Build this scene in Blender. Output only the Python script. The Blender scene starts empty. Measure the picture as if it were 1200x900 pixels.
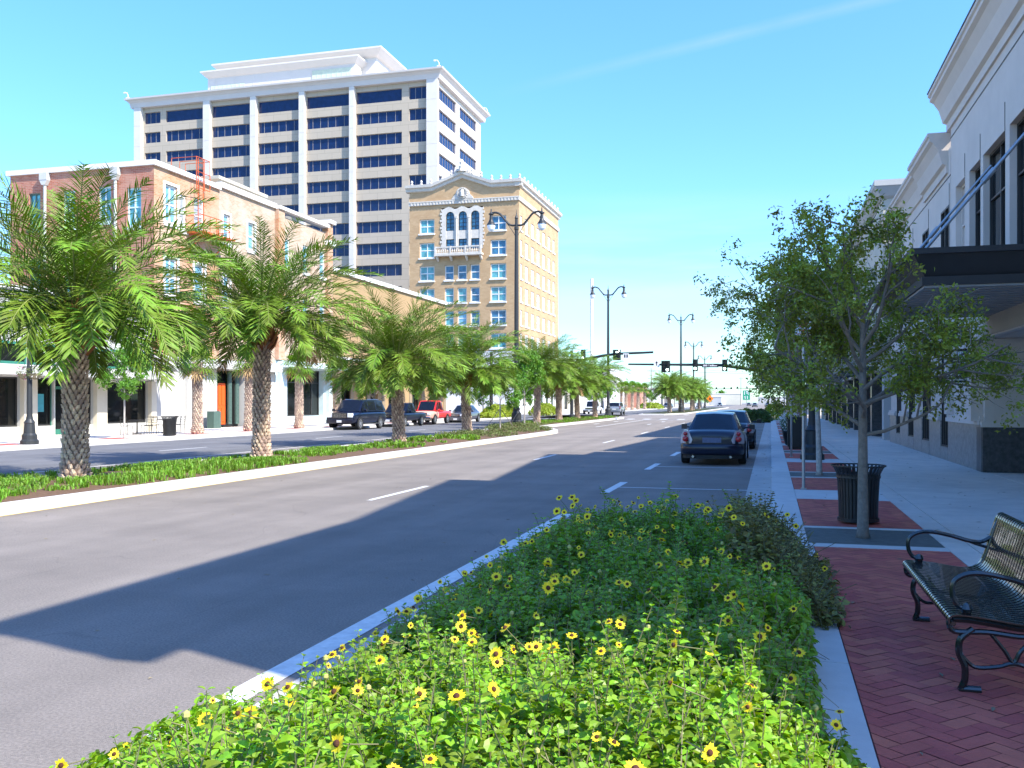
import bpy, math, random
from mathutils import Vector, Matrix, noise
R = math.radians
SC = bpy.context.scene
C = SC.collection
PI = math.pi
rnd = random.Random(7)

# ------------------------------------------------------------------ mesh helper
class MB:
    def __init__(s, M=None):
        s.v = []; s.f = []; s.m = []; s.mi = 0; s.M = M; s.col = None
    def add(s, vs, fs):
        b = len(s.v)
        if s.M is not None: vs = [tuple(s.M @ Vector(p)) for p in vs]
        s.v += vs
        for f in fs:
            s.f.append([b + i for i in f]); s.m.append(s.mi)
            if s.col is not None: s.col[1].append(s.col[0])
    def box(s, x0, x1, y0, y1, z0, z1):
        if x0 > x1: x0, x1 = x1, x0
        if y0 > y1: y0, y1 = y1, y0
        if z0 > z1: z0, z1 = z1, z0
        s.add([(x0,y0,z0),(x1,y0,z0),(x1,y1,z0),(x0,y1,z0),(x0,y0,z1),(x1,y0,z1),(x1,y1,z1),(x0,y1,z1)],
              [(0,3,2,1),(4,5,6,7),(0,1,5,4),(1,2,6,5),(2,3,7,6),(3,0,4,7)])
    def quad(s, *p): s.add(list(p), [tuple(range(len(p)))])
    def tube(s, pts, rs, n=8, cap=True):
        pts = [Vector(p) for p in pts]
        if not isinstance(rs, (list, tuple)): rs = [rs] * len(pts)
        vs = []; fs = []
        t0 = (pts[1] - pts[0]).normalized()
        up = Vector((0,0,1)) if abs(t0.z) < .9 else Vector((1,0,0))
        a = t0.cross(up).normalized()
        for i, p in enumerate(pts):
            t = (pts[min(i+1, len(pts)-1)] - pts[max(i-1, 0)]).normalized()
            a = (a - t * a.dot(t)).normalized(); b = t.cross(a)
            for k in range(n):
                an = 2*PI*k/n
                vs.append(tuple(p + (a*math.cos(an) + b*math.sin(an)) * rs[i]))
        for i in range(len(pts)-1):
            for k in range(n):
                k2 = (k+1) % n
                fs.append((i*n+k, i*n+k2, (i+1)*n+k2, (i+1)*n+k))
        if cap:
            fs.append(tuple(range(n-1, -1, -1))); fs.append(tuple((len(pts)-1)*n + k for k in range(n)))
        s.add(vs, fs)
    def lathe(s, prof, c=(0,0), n=20, z=0, cap=True):
        vs = []; fs = []
        for r, h in prof:
            for k in range(n):
                an = 2*PI*k/n
                vs.append((c[0]+r*math.cos(an), c[1]+r*math.sin(an), z+h))
        for i in range(len(prof)-1):
            for k in range(n):
                k2 = (k+1) % n
                fs.append((i*n+k, i*n+k2, (i+1)*n+k2, (i+1)*n+k))
        if cap:
            fs.append(tuple(range(n-1,-1,-1))); fs.append(tuple((len(prof)-1)*n+k for k in range(n)))
        s.add(vs, fs)
    def prism(s, poly, ax, a, b):
        n = len(poly)
        def P(u, w, t):
            return {'x': (t,u,w), 'y': (u,t,w), 'z': (u,w,t)}[ax]
        vs = [P(u,w,a) for u,w in poly] + [P(u,w,b) for u,w in poly]
        fs = [tuple(range(n-1,-1,-1)), tuple(range(n,2*n))] + [(i,(i+1)%n,n+(i+1)%n,n+i) for i in range(n)]
        s.add(vs, fs)
    def build(s, name, mats, parent=None, smooth=False, recalc=False):
        me = bpy.data.meshes.new(name)
        me.from_pydata(s.v, [], s.f)
        if not isinstance(mats, (list, tuple)): mats = [mats]
        for m in mats: me.materials.append(m)
        me.polygons.foreach_set('material_index', s.m)
        if smooth: me.polygons.foreach_set('use_smooth', [True]*len(s.f))
        if s.col is not None:
            at = me.attributes.new('tint', 'FLOAT', 'FACE')
            at.data.foreach_set('value', s.col[1])
        if recalc:
            import bmesh
            bm = bmesh.new(); bm.from_mesh(me); bmesh.ops.recalc_face_normals(bm, faces=bm.faces); bm.to_mesh(me); bm.free()
        me.update()
        o = bpy.data.objects.new(name, me); C.objects.link(o)
        if parent: o.parent = parent
        return o

def tag(o, label=None, cat=None, group=None, kind=None):
    if label: o['label'] = label
    if cat: o['category'] = cat
    if group: o['group'] = group
    if kind: o['kind'] = kind
    return o
def empty(name, loc=(0,0,0), rz=0, label=None, cat=None, group=None, s=1):
    o = bpy.data.objects.new(name, None); C.objects.link(o)
    o.location = loc; o.rotation_euler = (0,0,rz); o.scale = (s,s,s); o.empty_display_size = .3
    return tag(o, label, cat, group)
def kids(o): return [c for c in bpy.data.objects if c.parent == o]
_kidcache = {}
def copy_tree(o, parent=None):
    c = o.copy(); C.objects.link(c); c.parent = parent
    if o.name not in _kidcache: _kidcache[o.name] = kids(o)
    for ch in _kidcache[o.name]: copy_tree(ch, c)
    return c
def place(proto, first, loc, rz=0, label=None, group=None, s=1):
    o = proto if first else copy_tree(proto)
    o.location = loc; o.rotation_euler = (0,0,rz)
    o.scale = (s,s,s) if not isinstance(s, tuple) else s
    if label: o['label'] = label
    if group: o['group'] = group
    return o

# ------------------------------------------------------------------ materials
def _n(nt, t, **k):
    n = nt.nodes.new(t)
    for a, b in k.items(): setattr(n, a, b)
    return n
def mat(name, col, rough=.7, var=.15, scale=3, bump=0, bscale=40, metal=0, spec=.5, coat=0, emis=None, es=0, trans=0, alpha=None, dirt=0, objrand=0, tint=0):
    m = bpy.data.materials.new(name); m.use_nodes = True
    nt = m.node_tree; nt.nodes.clear()
    out = _n(nt, 'ShaderNodeOutputMaterial'); p = _n(nt, 'ShaderNodeBsdfPrincipled')
    nt.links.new(p.outputs[0], out.inputs[0])
    p.inputs['Roughness'].default_value = rough; p.inputs['Metallic'].default_value = metal
    p.inputs['Specular IOR Level'].default_value = spec; p.inputs['Coat Weight'].default_value = coat
    p.inputs['Coat Roughness'].default_value = .03
    tc = _n(nt, 'ShaderNodeTexCoord')
    c4 = (*col, 1)
    last = None
    if var > 0:
        no = _n(nt, 'ShaderNodeTexNoise'); no.inputs['Scale'].default_value = scale; no.inputs['Detail'].default_value = 6
        no.inputs['Roughness'].default_value = .65
        nt.links.new(tc.outputs['Object'], no.inputs['Vector'])
        mx = _n(nt, 'ShaderNodeMix', data_type='RGBA')
        mx.inputs['A'].default_value = tuple(min(1, c*(1-var)) for c in col)+(1,)
        mx.inputs['B'].default_value = tuple(min(1, c*(1+var)) for c in col)+(1,)
        mr = _n(nt, 'ShaderNodeMapRange'); mr.inputs['From Min'].default_value = .3; mr.inputs['From Max'].default_value = .7
        nt.links.new(no.outputs['Fac'], mr.inputs['Value'])
        nt.links.new(mr.outputs[0], mx.inputs['Factor']); last = mx.outputs['Result']
    if tint:
        at = _n(nt, 'ShaderNodeAttribute', attribute_name='tint')
        hs = _n(nt, 'ShaderNodeHueSaturation')
        hs.inputs['Color'].default_value = c4
        if last: nt.links.new(last, hs.inputs['Color'])
        m1 = _n(nt, 'ShaderNodeMapRange'); m1.inputs['To Min'].default_value = 1-tint; m1.inputs['To Max'].default_value = 1+tint
        nt.links.new(at.outputs['Fac'], m1.inputs['Value']); nt.links.new(m1.outputs[0], hs.inputs['Value'])
        m2 = _n(nt, 'ShaderNodeMapRange'); m2.inputs['To Min'].default_value = .5-.035*tint*2; m2.inputs['To Max'].default_value = .5+.02*tint*2
        nt.links.new(at.outputs['Fac'], m2.inputs['Value']); nt.links.new(m2.outputs[0], hs.inputs['Hue'])
        last = hs.outputs[0]
    if dirt:
        no = _n(nt, 'ShaderNodeTexNoise'); no.inputs['Scale'].default_value = .35; no.inputs['Detail'].default_value = 8; no.inputs['Roughness'].default_value=.7
        nt.links.new(tc.outputs['Object'], no.inputs['Vector'])
        mr = _n(nt, 'ShaderNodeMapRange'); mr.inputs['From Min'].default_value = .35; mr.inputs['From Max'].default_value = .7
        mr.inputs['To Min'].default_value = 1; mr.inputs['To Max'].default_value = 1-dirt
        nt.links.new(no.outputs['Fac'], mr.inputs['Value'])
        hs = _n(nt, 'ShaderNodeHueSaturation'); hs.inputs['Color'].default_value = c4
        if last: nt.links.new(last, hs.inputs['Color'])
        nt.links.new(mr.outputs[0], hs.inputs['Value']); last = hs.outputs[0]
    if objrand:
        oi = _n(nt, 'ShaderNodeObjectInfo')
        hs = _n(nt, 'ShaderNodeHueSaturation'); hs.inputs['Color'].default_value = c4
        if last: nt.links.new(last, hs.inputs['Color'])
        mr = _n(nt, 'ShaderNodeMapRange'); mr.inputs['To Min'].default_value = 1-objrand; mr.inputs['To Max'].default_value = 1+objrand
        nt.links.new(oi.outputs['Random'], mr.inputs['Value']); nt.links.new(mr.outputs[0], hs.inputs['Value']); last = hs.outputs[0]
    if last: nt.links.new(last, p.inputs['Base Color'])
    else: p.inputs['Base Color'].default_value = c4
    if bump:
        no = _n(nt, 'ShaderNodeTexNoise'); no.inputs['Scale'].default_value = bscale; no.inputs['Detail'].default_value = 4
        nt.links.new(tc.outputs['Object'], no.inputs['Vector'])
        b = _n(nt, 'ShaderNodeBump'); b.inputs['Strength'].default_value = bump; b.inputs['Distance'].default_value = .02
        nt.links.new(no.outputs['Fac'], b.inputs['Height']); nt.links.new(b.outputs[0], p.inputs['Normal'])
    if emis:
        p.inputs['Emission Color'].default_value = (*emis, 1); p.inputs['Emission Strength'].default_value = es
    if trans:
        tr = _n(nt, 'ShaderNodeBsdfTranslucent'); mxs = _n(nt, 'ShaderNodeMixShader'); mxs.inputs[0].default_value = trans
        if last:
            hs = _n(nt, 'ShaderNodeHueSaturation'); hs.inputs['Value'].default_value = 1.5; hs.inputs['Hue'].default_value = .485; hs.inputs['Saturation'].default_value = 1.1
            nt.links.new(last, hs.inputs['Color']); nt.links.new(hs.outputs[0], tr.inputs[0])
        else: tr.inputs[0].default_value = c4
        nt.links.new(p.outputs[0], mxs.inputs[1]); nt.links.new(tr.outputs[0], mxs.inputs[2]); nt.links.new(mxs.outputs[0], out.inputs[0])
    return m

def brick_mat(name, c1, c2, mortar, sx=.22, sz=.075, weather=.3, wcol=(.6,.5,.42), ms=.006):
    m = mat(name, c1, .85, 0)
    nt = m.node_tree; p = next(n for n in nt.nodes if n.type == 'BSDF_PRINCIPLED')
    tc = next(n for n in nt.nodes if n.type == 'TEX_COORD')
    sep = _n(nt, 'ShaderNodeSeparateXYZ'); nt.links.new(tc.outputs['Object'], sep.inputs[0])
    ad = _n(nt, 'ShaderNodeMath', operation='ADD'); nt.links.new(sep.outputs[0], ad.inputs[0]); nt.links.new(sep.outputs[1], ad.inputs[1])
    cb = _n(nt, 'ShaderNodeCombineXYZ'); nt.links.new(ad.outputs[0], cb.inputs[0]); nt.links.new(sep.outputs[2], cb.inputs[1])
    br = _n(nt, 'ShaderNodeTexBrick'); br.inputs['Scale'].default_value = 1
    br.inputs['Brick Width'].default_value = sx; br.inputs['Row Height'].default_value = sz; br.inputs['Mortar Size'].default_value = ms
    br.inputs['Color1'].default_value = (*c1,1); br.inputs['Color2'].default_value = (*c2,1); br.inputs['Mortar'].default_value = (*mortar,1)
    nt.links.new(cb.outputs[0], br.inputs['Vector'])
    no = _n(nt, 'ShaderNodeTexNoise'); no.inputs['Scale'].default_value = .55; no.inputs['Detail'].default_value = 8; no.inputs['Roughness'].default_value = .7
    nt.links.new(tc.outputs['Object'], no.inputs['Vector'])
    mr = _n(nt, 'ShaderNodeMapRange'); mr.inputs['From Min'].default_value = .42; mr.inputs['From Max'].default_value = .66; mr.inputs['To Max'].default_value = weather
    nt.links.new(no.outputs['Fac'], mr.inputs['Value'])
    mx = _n(nt, 'ShaderNodeMix', data_type='RGBA'); mx.inputs['B'].default_value = (*wcol,1)
    nt.links.new(mr.outputs[0], mx.inputs['Factor']); nt.links.new(br.outputs['Color'], mx.inputs['A'])
    nt.links.new(mx.outputs['Result'], p.inputs['Base Color'])
    return m

def glass_mat(name, col, rough=.05, spec=.8, var=.3):
    return mat(name, col, rough, var, 1.3, spec=spec)

M = {}
M['asphalt'] = mat('asphalt', (.245,.212,.184), .9, .09, .5, bump=.5, bscale=160, dirt=.22)
M['asphalt_far'] = mat('asphalt_far', (.155,.155,.162), .9, .14, .5, bump=.4, bscale=140, dirt=.2)
M['paint_white'] = mat('paint_white', (.68,.68,.66), .7, .18, 9, dirt=.12)
M['paint_yellow'] = mat('paint_yellow', (.62,.46,.18), .7, .18, 9)
M['concrete'] = mat('concrete', (.66,.60,.53), .85, .10, 2.5, bump=.2, bscale=70, dirt=.2)
M['kerb'] = mat('kerb', (.62,.60,.565), .85, .10, 2.5, bump=.2, bscale=60, dirt=.14)
M['gutter'] = mat('gutter', (.48,.46,.43), .85, .12, 2.5, bump=.2, bscale=60, dirt=.15)
M['joint'] = mat('joint', (.12,.12,.115), .9, .1)
M['joint_light'] = mat('joint_light', (.6,.6,.6), .9, .1)
M['paver'] = mat('paver', (.58,.13,.085), .85, .18, 2.2, bump=.25, bscale=60, tint=.11, dirt=.2)
M['paver_joint'] = mat('paver_joint', (.17,.05,.04), .95, .2)
M['soil'] = mat('soil', (.13,.075,.045), .95, .35, 14, bump=.6, bscale=30)
M['ground'] = mat('ground', (.30,.29,.26), .95, .15, .2)
M['grate'] = mat('grate', (.11,.115,.10), .8, .25, 10, bump=.4, bscale=60)
M['stucco'] = mat('stucco', (.66,.585,.53), .9, .04, 1.5, bump=.12, bscale=50, dirt=.08)
M['stucco2'] = mat('stucco2', (.64,.565,.51), .9, .04, 1.5, bump=.12, bscale=50, dirt=.08)
M['stucco_cream'] = mat('stucco_cream', (.60,.56,.46), .9, .05, 1.2, dirt=.08)
M['beam'] = mat('beam', (.42,.36,.29), .9, .06, 1.5)
M['granite'] = mat('granite', (.24,.235,.23), .35, .45, 9, dirt=.1)
M['granite_dark'] = mat('granite_dark', (.06,.062,.065), .3, .5, 9)
M['dark_metal'] = mat('dark_metal', (.022,.023,.025), .45, .2, 6, spec=.5)
M['canopy_metal'] = mat('canopy_metal', (.022,.021,.022), .55, .15, 4)
M['canopy_flank'] = mat('canopy_flank', (.10,.10,.095), .6, .15, 4)
M['soffit'] = mat('soffit', (.30,.29,.28), .7, .12, 3)
M['galv'] = mat('galv', (.38,.39,.40), .4, .15, 8, metal=.7)
M['win_dark'] = glass_mat('win_dark', (.012,.013,.014), .06, .6)
M['shop_glass'] = glass_mat('shop_glass', (.010,.012,.012), .06, .35)
M['win_frame_dark'] = mat('win_frame_dark', (.03,.03,.03), .5, .1)
M['tower_glass'] = glass_mat('tower_glass', (.006,.019,.075), .05, .4)
M['tower_frame'] = mat('tower_frame', (.30,.27,.27), .5, .05)
M['tower_stone'] = brick_mat('tower_stone', (.42,.36,.285), (.44,.375,.30), (.29,.25,.20), 3.05, 2.01, .25, (.36,.31,.25), ms=.03)
M['tower_white'] = mat('tower_white', (.60,.565,.53), .85, .03, .6)
M['tower_cap'] = mat('tower_cap', (.58,.535,.505), .85, .04, .4)
M['tower_louvre'] = mat('tower_louvre', (.52,.58,.46), .7, .1, 2)
M['yellow_brick'] = brick_mat('yellow_brick', (.42,.275,.145), (.49,.335,.19), (.45,.34,.22), .5, .16, .55, (.35,.215,.115))
M['stone_trim'] = mat('stone_trim', (.56,.52,.47), .85, .12, 2, dirt=.1)
M['white_trim'] = mat('white_trim', (.70,.70,.69), .7, .05, 2)
M['blue_glass'] = glass_mat('blue_glass', (.035,.14,.25), .06, .7, .6)
M['teal_glass'] = glass_mat('teal_glass', (.09,.30,.34), .06, .7, .5)
M['pale_glass'] = glass_mat('pale_glass', (.16,.36,.50), .06, .7, .3)
M['grey_glass'] = glass_mat('grey_glass', (.30,.32,.34), .2, .5, .3)
M['iron_frame'] = mat('iron_frame', (.02,.035,.05), .5, .1)
M['red_brick'] = brick_mat('red_brick', (.30,.085,.05), (.42,.15,.09), (.42,.33,.28), .3, .1, .55, (.48,.30,.22))
M['orange_brick'] = brick_mat('orange_brick', (.40,.165,.07), (.48,.27,.15), (.46,.35,.27), .3, .1, .85, (.50,.37,.28))
M['pale_brick'] = brick_mat('pale_brick', (.37,.235,.15), (.45,.33,.24), (.46,.38,.31), .3, .1, .8, (.50,.40,.33))
M['coping'] = mat('coping', (.66,.65,.63), .8, .05, 2)
M['rust'] = mat('rust', (.50,.09,.02), .7, .3, 5)
M['orange_door'] = mat('orange_door', (.78,.10,.01), .5, .05, 3)
M['green_frame'] = mat('green_frame', (.03,.17,.12), .5, .1, 4)
M['green_shutter'] = mat('green_shutter', (.07,.12,.10), .6, .1, 4)
M['shop_white'] = mat('shop_white', (.48,.475,.455), .8, .04, 1.5)
M['shop_beige'] = mat('shop_beige', (.62,.57,.46), .8, .06, 1.5)
M['shop_pale_blue'] = mat('shop_pale_blue', (.55,.66,.68), .8, .05, 1.5)
M['tan'] = mat('tan', (.36,.24,.12), .85, .07, 1.2, dirt=.08)
M['tan_dark'] = mat('tan_dark', (.26,.20,.13), .85, .08, 1.2)
M['poster'] = mat('poster', (.05,.30,.36), .6, .2, 4)
M['trunk'] = mat('palm_trunk', (.48,.37,.285), .9, .4, 9, bump=.5, bscale=40, tint=.45)
M['trunk_top'] = mat('palm_trunk_top', (.24,.10,.035), .9, .4, 9, tint=.4)
M['frond'] = mat('palm_frond', (.125,.23,.02), .55, .3, 1.5, spec=.3, trans=.12, tint=.5)
M['frond_dead'] = mat('palm_frond_dead', (.36,.24,.11), .8, .25, 2, trans=.15, tint=.2)
M['rachis'] = mat('palm_rachis', (.19,.22,.06), .6, .2, 3)
M['fan'] = mat('fan_frond', (.12,.24,.018), .42, .25, 2, trans=.25, tint=.5)
M['oak_leaf'] = mat('oak_leaf', (.20,.25,.03), .5, .35, 1.6, trans=.28, tint=.55)
M['maple_leaf'] = mat('young_leaf', (.11,.26,.028), .5, .25, 1.2, trans=.35, tint=.35)
M['bark'] = mat('bark', (.20,.17,.14), .9, .3, 14, bump=.5, bscale=50)
M['bark_pale'] = mat('bark_pale', (.42,.38,.34), .9, .3, 14, bump=.3, bscale=50)
M['shrub_leaf'] = mat('shrub_leaf', (.19,.36,.018), .45, .2, 3, trans=.30, tint=.40)  # brighter leaf copy for the nearest shrub, sunlight put into the colour
M['shrub_leaf_shade'] = mat('shrub_leaf_shade', (.175,.32,.026), .45, .2, 3, trans=.30, tint=.40)  # same leaf in a darker green, shade put into the colour
M['shrub_brown'] = mat('shrub_leaf_brown', (.21,.20,.05), .6, .3, 3, trans=.2, tint=.45)
M['stem'] = mat('stem', (.16,.15,.07), .8, .25, 5)
M['straw'] = mat('straw', (.22,.18,.11), .9, .3, 8)
M['petal'] = mat('petal', (.95,.72,.02), .6, .12, 20, trans=.25)
M['petal_dark'] = mat('flower_centre', (.07,.022,.008), .9, .3, 60)
M['bud'] = mat('bud', (.42,.40,.12), .8, .2, 20)
M['grass'] = mat('grass_blade', (.165,.33,.03), .55, .25, 1.3, trans=.3, tint=.45)
M['groundcover'] = mat('ground_cover', (.115,.15,.04), .6, .3, 1.3, trans=.25, tint=.5)
M['hedge'] = mat('hedge_leaf', (.25,.33,.03), .55, .25, 1.3, trans=.3, tint=.35)
M['hedge_green'] = mat('hedge_leaf_green', (.085,.14,.03), .55, .25, 1.3, trans=.3, tint=.35)
M['bench'] = mat('bench_paint', (.012,.014,.013), .25, .15, 8, spec=.6, coat=.5)
M['black_iron'] = mat('black_iron', (.015,.015,.016), .42, .2, 8)
M['lamp_post'] = mat('lamp_post_paint', (.022,.025,.027), .5, .2, 8)
M['lamp_globe'] = mat('lamp_globe', (.72,.78,.85), .15, .03, 3, spec=.6)
M['signal'] = mat('signal_black', (.012,.016,.016), .5, .1)
M['signal_off'] = mat('signal_lens_off', (.03,.012,.01), .25, .1)
M['signal_on'] = mat('signal_lens_green', (.6,.9,.8), .3, 0, emis=(.75,1,.92), es=2.2)
M['sign_green'] = mat('sign_green', (.015,.30,.17), .5, .05)
M['sign_white'] = mat('sign_white', (.8,.8,.8), .5, .03)
M['sign_black'] = mat('sign_black', (.02,.02,.025), .5, .05)
M['sign_orange'] = mat('sign_orange', (.85,.25,.01), .5, .03)
M['sign_red'] = mat('sign_red', (.6,.03,.03), .5, .03)
M['tyre'] = mat('tyre', (.018,.018,.018), .85, .2, 20)
M['rim'] = mat('rim', (.55,.56,.58), .3, .1, 20, metal=.8)
M['car_navy'] = mat('car_navy', (.006,.009,.026), .28, .08, 2, coat=.35, spec=.4)
M['car_black'] = mat('car_black', (.006,.007,.012), .28, .08, 2, coat=.35, spec=.4)
M['car_suv'] = mat('car_suv', (.005,.007,.020), .28, .08, 2, coat=.4, spec=.4)
M['car_red'] = mat('car_red', (.62,.022,.014), .3, .08, 2, coat=.6)
M['car_faded'] = mat('car_faded', (.66,.36,.28), .55, .25, 2)
M['car_grey'] = mat('car_grey', (.07,.07,.085), .3, .08, 2, coat=1)
M['car_silver'] = mat('car_silver', (.35,.37,.40), .3, .08, 2, metal=.4, coat=.6)
M['car_white'] = mat('car_white', (.75,.75,.74), .3, .04, 2, coat=.6)
M['car_glass'] = mat('car_glass', (.008,.010,.016), .05, .2, 3, spec=.45)
M['car_trim'] = mat('car_trim', (.012,.012,.012), .6, .1)
M['chrome'] = mat('chrome', (.6,.6,.62), .18, .05, 5, metal=1)
M['tail_red'] = mat('tail_red', (.45,.01,.015), .15, .1, 8, spec=.8)
M['tail_clear'] = mat('tail_clear', (.50,.45,.47), .15, .1, 8, spec=.8)
M['head_clear'] = mat('head_clear', (.70,.72,.75), .1, .05, 8, spec=.8)
M['plate'] = mat('plate', (.11,.13,.22), .5, .15, 20)
M['plate_white'] = mat('plate_white', (.7,.7,.68), .5, .1, 20)
M['seat_grey'] = mat('seat_grey', (.25,.27,.28), .8, .1, 4)
M['flower_white'] = mat('flower_white', (.78,.77,.74), .7, .1, 9, trans=.2)
M['flower_pink'] = mat('flower_pink', (.6,.12,.4), .7, .1, 9, trans=.2)
M['flat_roof'] = mat('flat_roof', (.4,.38,.35), .9, .1, .5)
M['far_white'] = mat('far_white', (.66,.66,.66), .85, .03, .3)
M['far_grey'] = mat('far_grey', (.42,.42,.42), .85, .1, .3)
M['wood_pole'] = mat('wood_pole', (.24,.22,.20), .9, .1, 2)

def road_detail(m, amt=.22):
    nt = m.node_tree; p = next(n for n in nt.nodes if n.type == 'BSDF_PRINCIPLED'); src = p.inputs['Base Color'].links[0].from_socket
    tc = next(n for n in nt.nodes if n.type == 'TEX_COORD')
    def layer(src, sc, scale, f0, f1, t0, t1, det=3, kind='noise'):
        mp = _n(nt,'ShaderNodeMapping'); mp.inputs['Scale'].default_value = sc; nt.links.new(tc.outputs['Object'], mp.inputs['Vector'])
        if kind == 'noise':
            no = _n(nt,'ShaderNodeTexNoise'); no.inputs['Detail'].default_value = det; o = no.outputs['Fac']
        else:
            no = _n(nt,'ShaderNodeTexVoronoi'); no.feature = 'DISTANCE_TO_EDGE'; o = no.outputs['Distance']
            wn = _n(nt,'ShaderNodeTexNoise'); wn.inputs['Scale'].default_value = 1.2; nt.links.new(mp.outputs[0], wn.inputs['Vector'])
            va = _n(nt,'ShaderNodeVectorMath', operation='ADD'); nt.links.new(mp.outputs[0], va.inputs[0]); nt.links.new(wn.outputs['Color'], va.inputs[1]); nt.links.new(va.outputs[0], no.inputs['Vector'])
        no.inputs['Scale'].default_value = scale
        if kind == 'noise': nt.links.new(mp.outputs[0], no.inputs['Vector'])
        mr = _n(nt,'ShaderNodeMapRange')
        for k,x in zip(('From Min','From Max','To Min','To Max'),(f0,f1,t0,t1)): mr.inputs[k].default_value = x
        nt.links.new(o, mr.inputs['Value'])
        hs = _n(nt,'ShaderNodeHueSaturation'); nt.links.new(src, hs.inputs['Color']); nt.links.new(mr.outputs[0], hs.inputs['Value']); return hs.outputs[0]
    src = layer(src, (1,1,1), 55, .3, .7, 1-amt, 1+amt, 2)          # aggregate
    src = layer(src, (1,.045,1), 1.1, .35, .68, 1.07, .86, 4)       # wheel tracks
    src = layer(src, (1,1,1), .9, .35, .7, 1.04, .93, 8)
    src = layer(src, (.45,.16,1), 1.0, 0, .004, .86, 1, 2, 'vor')    # fine cracks
    nt.links.new(src, p.inputs['Base Color'])
road_detail(M['asphalt']); road_detail(M['asphalt_far'], .12)
# ------------------------------------------------------------------ camera, light, world
cam = bpy.data.cameras.new('camera'); co = bpy.data.objects.new('camera', cam); C.objects.link(co)
co.location = (0,0,1.8); co.rotation_euler = (R(90), 0, math.atan(303/1090))
cam.sensor_width = 36; cam.lens = 36*1090/1200; cam.shift_y = 21/1200; cam.clip_start = .05; cam.clip_end = 6000
SC.camera = co
SUN = Vector((.98,-.40,1.0)).normalized()
sl = bpy.data.lights.new('sun', 'SUN'); so = bpy.data.objects.new('sun', sl); C.objects.link(so)
sl.energy = 3.05; sl.angle = R(.5); sl.color = (1,.94,.83)
so.rotation_euler = (-SUN).to_track_quat('-Z','Y').to_euler()
w = bpy.data.worlds.new('World'); SC.world = w; w.use_nodes = True
nt = w.node_tree; nt.nodes.clear()
wo = _n(nt, 'ShaderNodeOutputWorld'); bg = _n(nt, 'ShaderNodeBackground'); sky = _n(nt, 'ShaderNodeTexSky')
sky.sky_type = 'NISHITA'; sky.sun_disc = False; sky.sun_elevation = math.asin(SUN.z); sky.sun_rotation = math.atan2(SUN.x, SUN.y)
sky.air_density = 1.0; sky.dust_density = .35; sky.ozone_density = 2.2; sky.altitude = 0
bg.inputs['Strength'].default_value = .15
tc = _n(nt, 'ShaderNodeTexCoord')
# thin cirrus: stretched noise on the sky direction
def wisps(scale, sx, sz, lo, hi, amt, rot=0, off=0):
    mp = _n(nt, 'ShaderNodeMapping'); mp.inputs['Scale'].default_value = (sx, sx, sz); mp.inputs['Rotation'].default_value = (0, rot, 0); mp.inputs['Location'].default_value = (off,off,0)
    nt.links.new(tc.outputs['Generated'], mp.inputs['Vector'])
    no = _n(nt, 'ShaderNodeTexNoise'); no.inputs['Scale'].default_value = scale; no.inputs['Detail'].default_value = 7; no.inputs['Roughness'].default_value = .55
    nt.links.new(mp.outputs[0], no.inputs['Vector'])
    mr = _n(nt, 'ShaderNodeMapRange'); mr.inputs['From Min'].default_value = lo; mr.inputs['From Max'].default_value = hi; mr.inputs['To Max'].default_value = amt
    nt.links.new(no.outputs['Fac'], mr.inputs['Value']); return mr.outputs[0]
sepd = _n(nt, 'ShaderNodeSeparateXYZ'); nt.links.new(tc.outputs['Generated'], sepd.inputs[0])
def rng(val, a, b, c, d):
    mr = _n(nt, 'ShaderNodeMapRange'); nt.links.new(val, mr.inputs['Value'])
    for k, x in zip(('From Min','From Max','To Min','To Max'), (a,b,c,d)): mr.inputs[k].default_value = x
    return mr.outputs[0]
def mul(a, b):
    m_ = _n(nt, 'ShaderNodeMath', operation='MULTIPLY'); nt.links.new(a, m_.inputs[0]); nt.links.new(b, m_.inputs[1]); return m_.outputs[0]
def mxm(a, b):
    m_ = _n(nt, 'ShaderNodeMath', operation='MAXIMUM'); nt.links.new(a, m_.inputs[0]); nt.links.new(b, m_.inputs[1]); return m_.outputs[0]
low = mul(mul(wisps(2.2, 1, 9, .45, .75, .8, 0, 3.1), rng(sepd.outputs[2], .0, .09, 0, 1)), rng(sepd.outputs[2], .12, .22, 1, 0))
# a condensation trail: great circle through two sky directions
def skydir(px, py):
    a = math.atan(303/1090); d = Vector((math.sin(-a)*1, math.cos(a), 0)) + Vector((math.cos(a), math.sin(a), 0))*((px-600)/1090) + Vector((0,0,(471-py)/1090))
    return d.normalized()
A_, B_ = skydir(600,106), skydir(1000,6)
nn = A_.cross(B_).normalized(); mid = (A_+B_).normalized(); tang = nn.cross(mid)
def dotn(vec):
    d = _n(nt, 'ShaderNodeVectorMath', operation='DOT_PRODUCT'); nt.links.new(tc.outputs['Generated'], d.inputs[0]); d.inputs[1].default_value = vec; return d.outputs['Value']
ab = _n(nt, 'ShaderNodeMath', operation='ABSOLUTE'); nt.links.new(dotn(nn), ab.inputs[0])
nz = _n(nt, 'ShaderNodeTexNoise'); nz.inputs['Scale'].default_value = 9; nz.inputs['Detail'].default_value = 5; nt.links.new(tc.outputs['Generated'], nz.inputs['Vector'])
trail = mul(mul(mul(rng(ab.outputs[0], 0, .008, .19, 0), rng(dotn(tang), -.19, .02, 0, 1)), rng(dotn(tang), .20, .32, 1, 0)), rng(nz.outputs['Fac'], .3, .6, .3, 1))
band = mul(mul(wisps(1.3, 1, 5, .38, .62, .75, 0, 7.7), rng(sepd.outputs[2], .075, .118, 0, 1)), rng(sepd.outputs[2], .125, .155, 1, 0))
cl = mxm(mxm(low, trail), band)
grade = _n(nt, 'ShaderNodeHueSaturation'); grade.inputs['Saturation'].default_value = 1.30; grade.inputs['Hue'].default_value = .509
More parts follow.
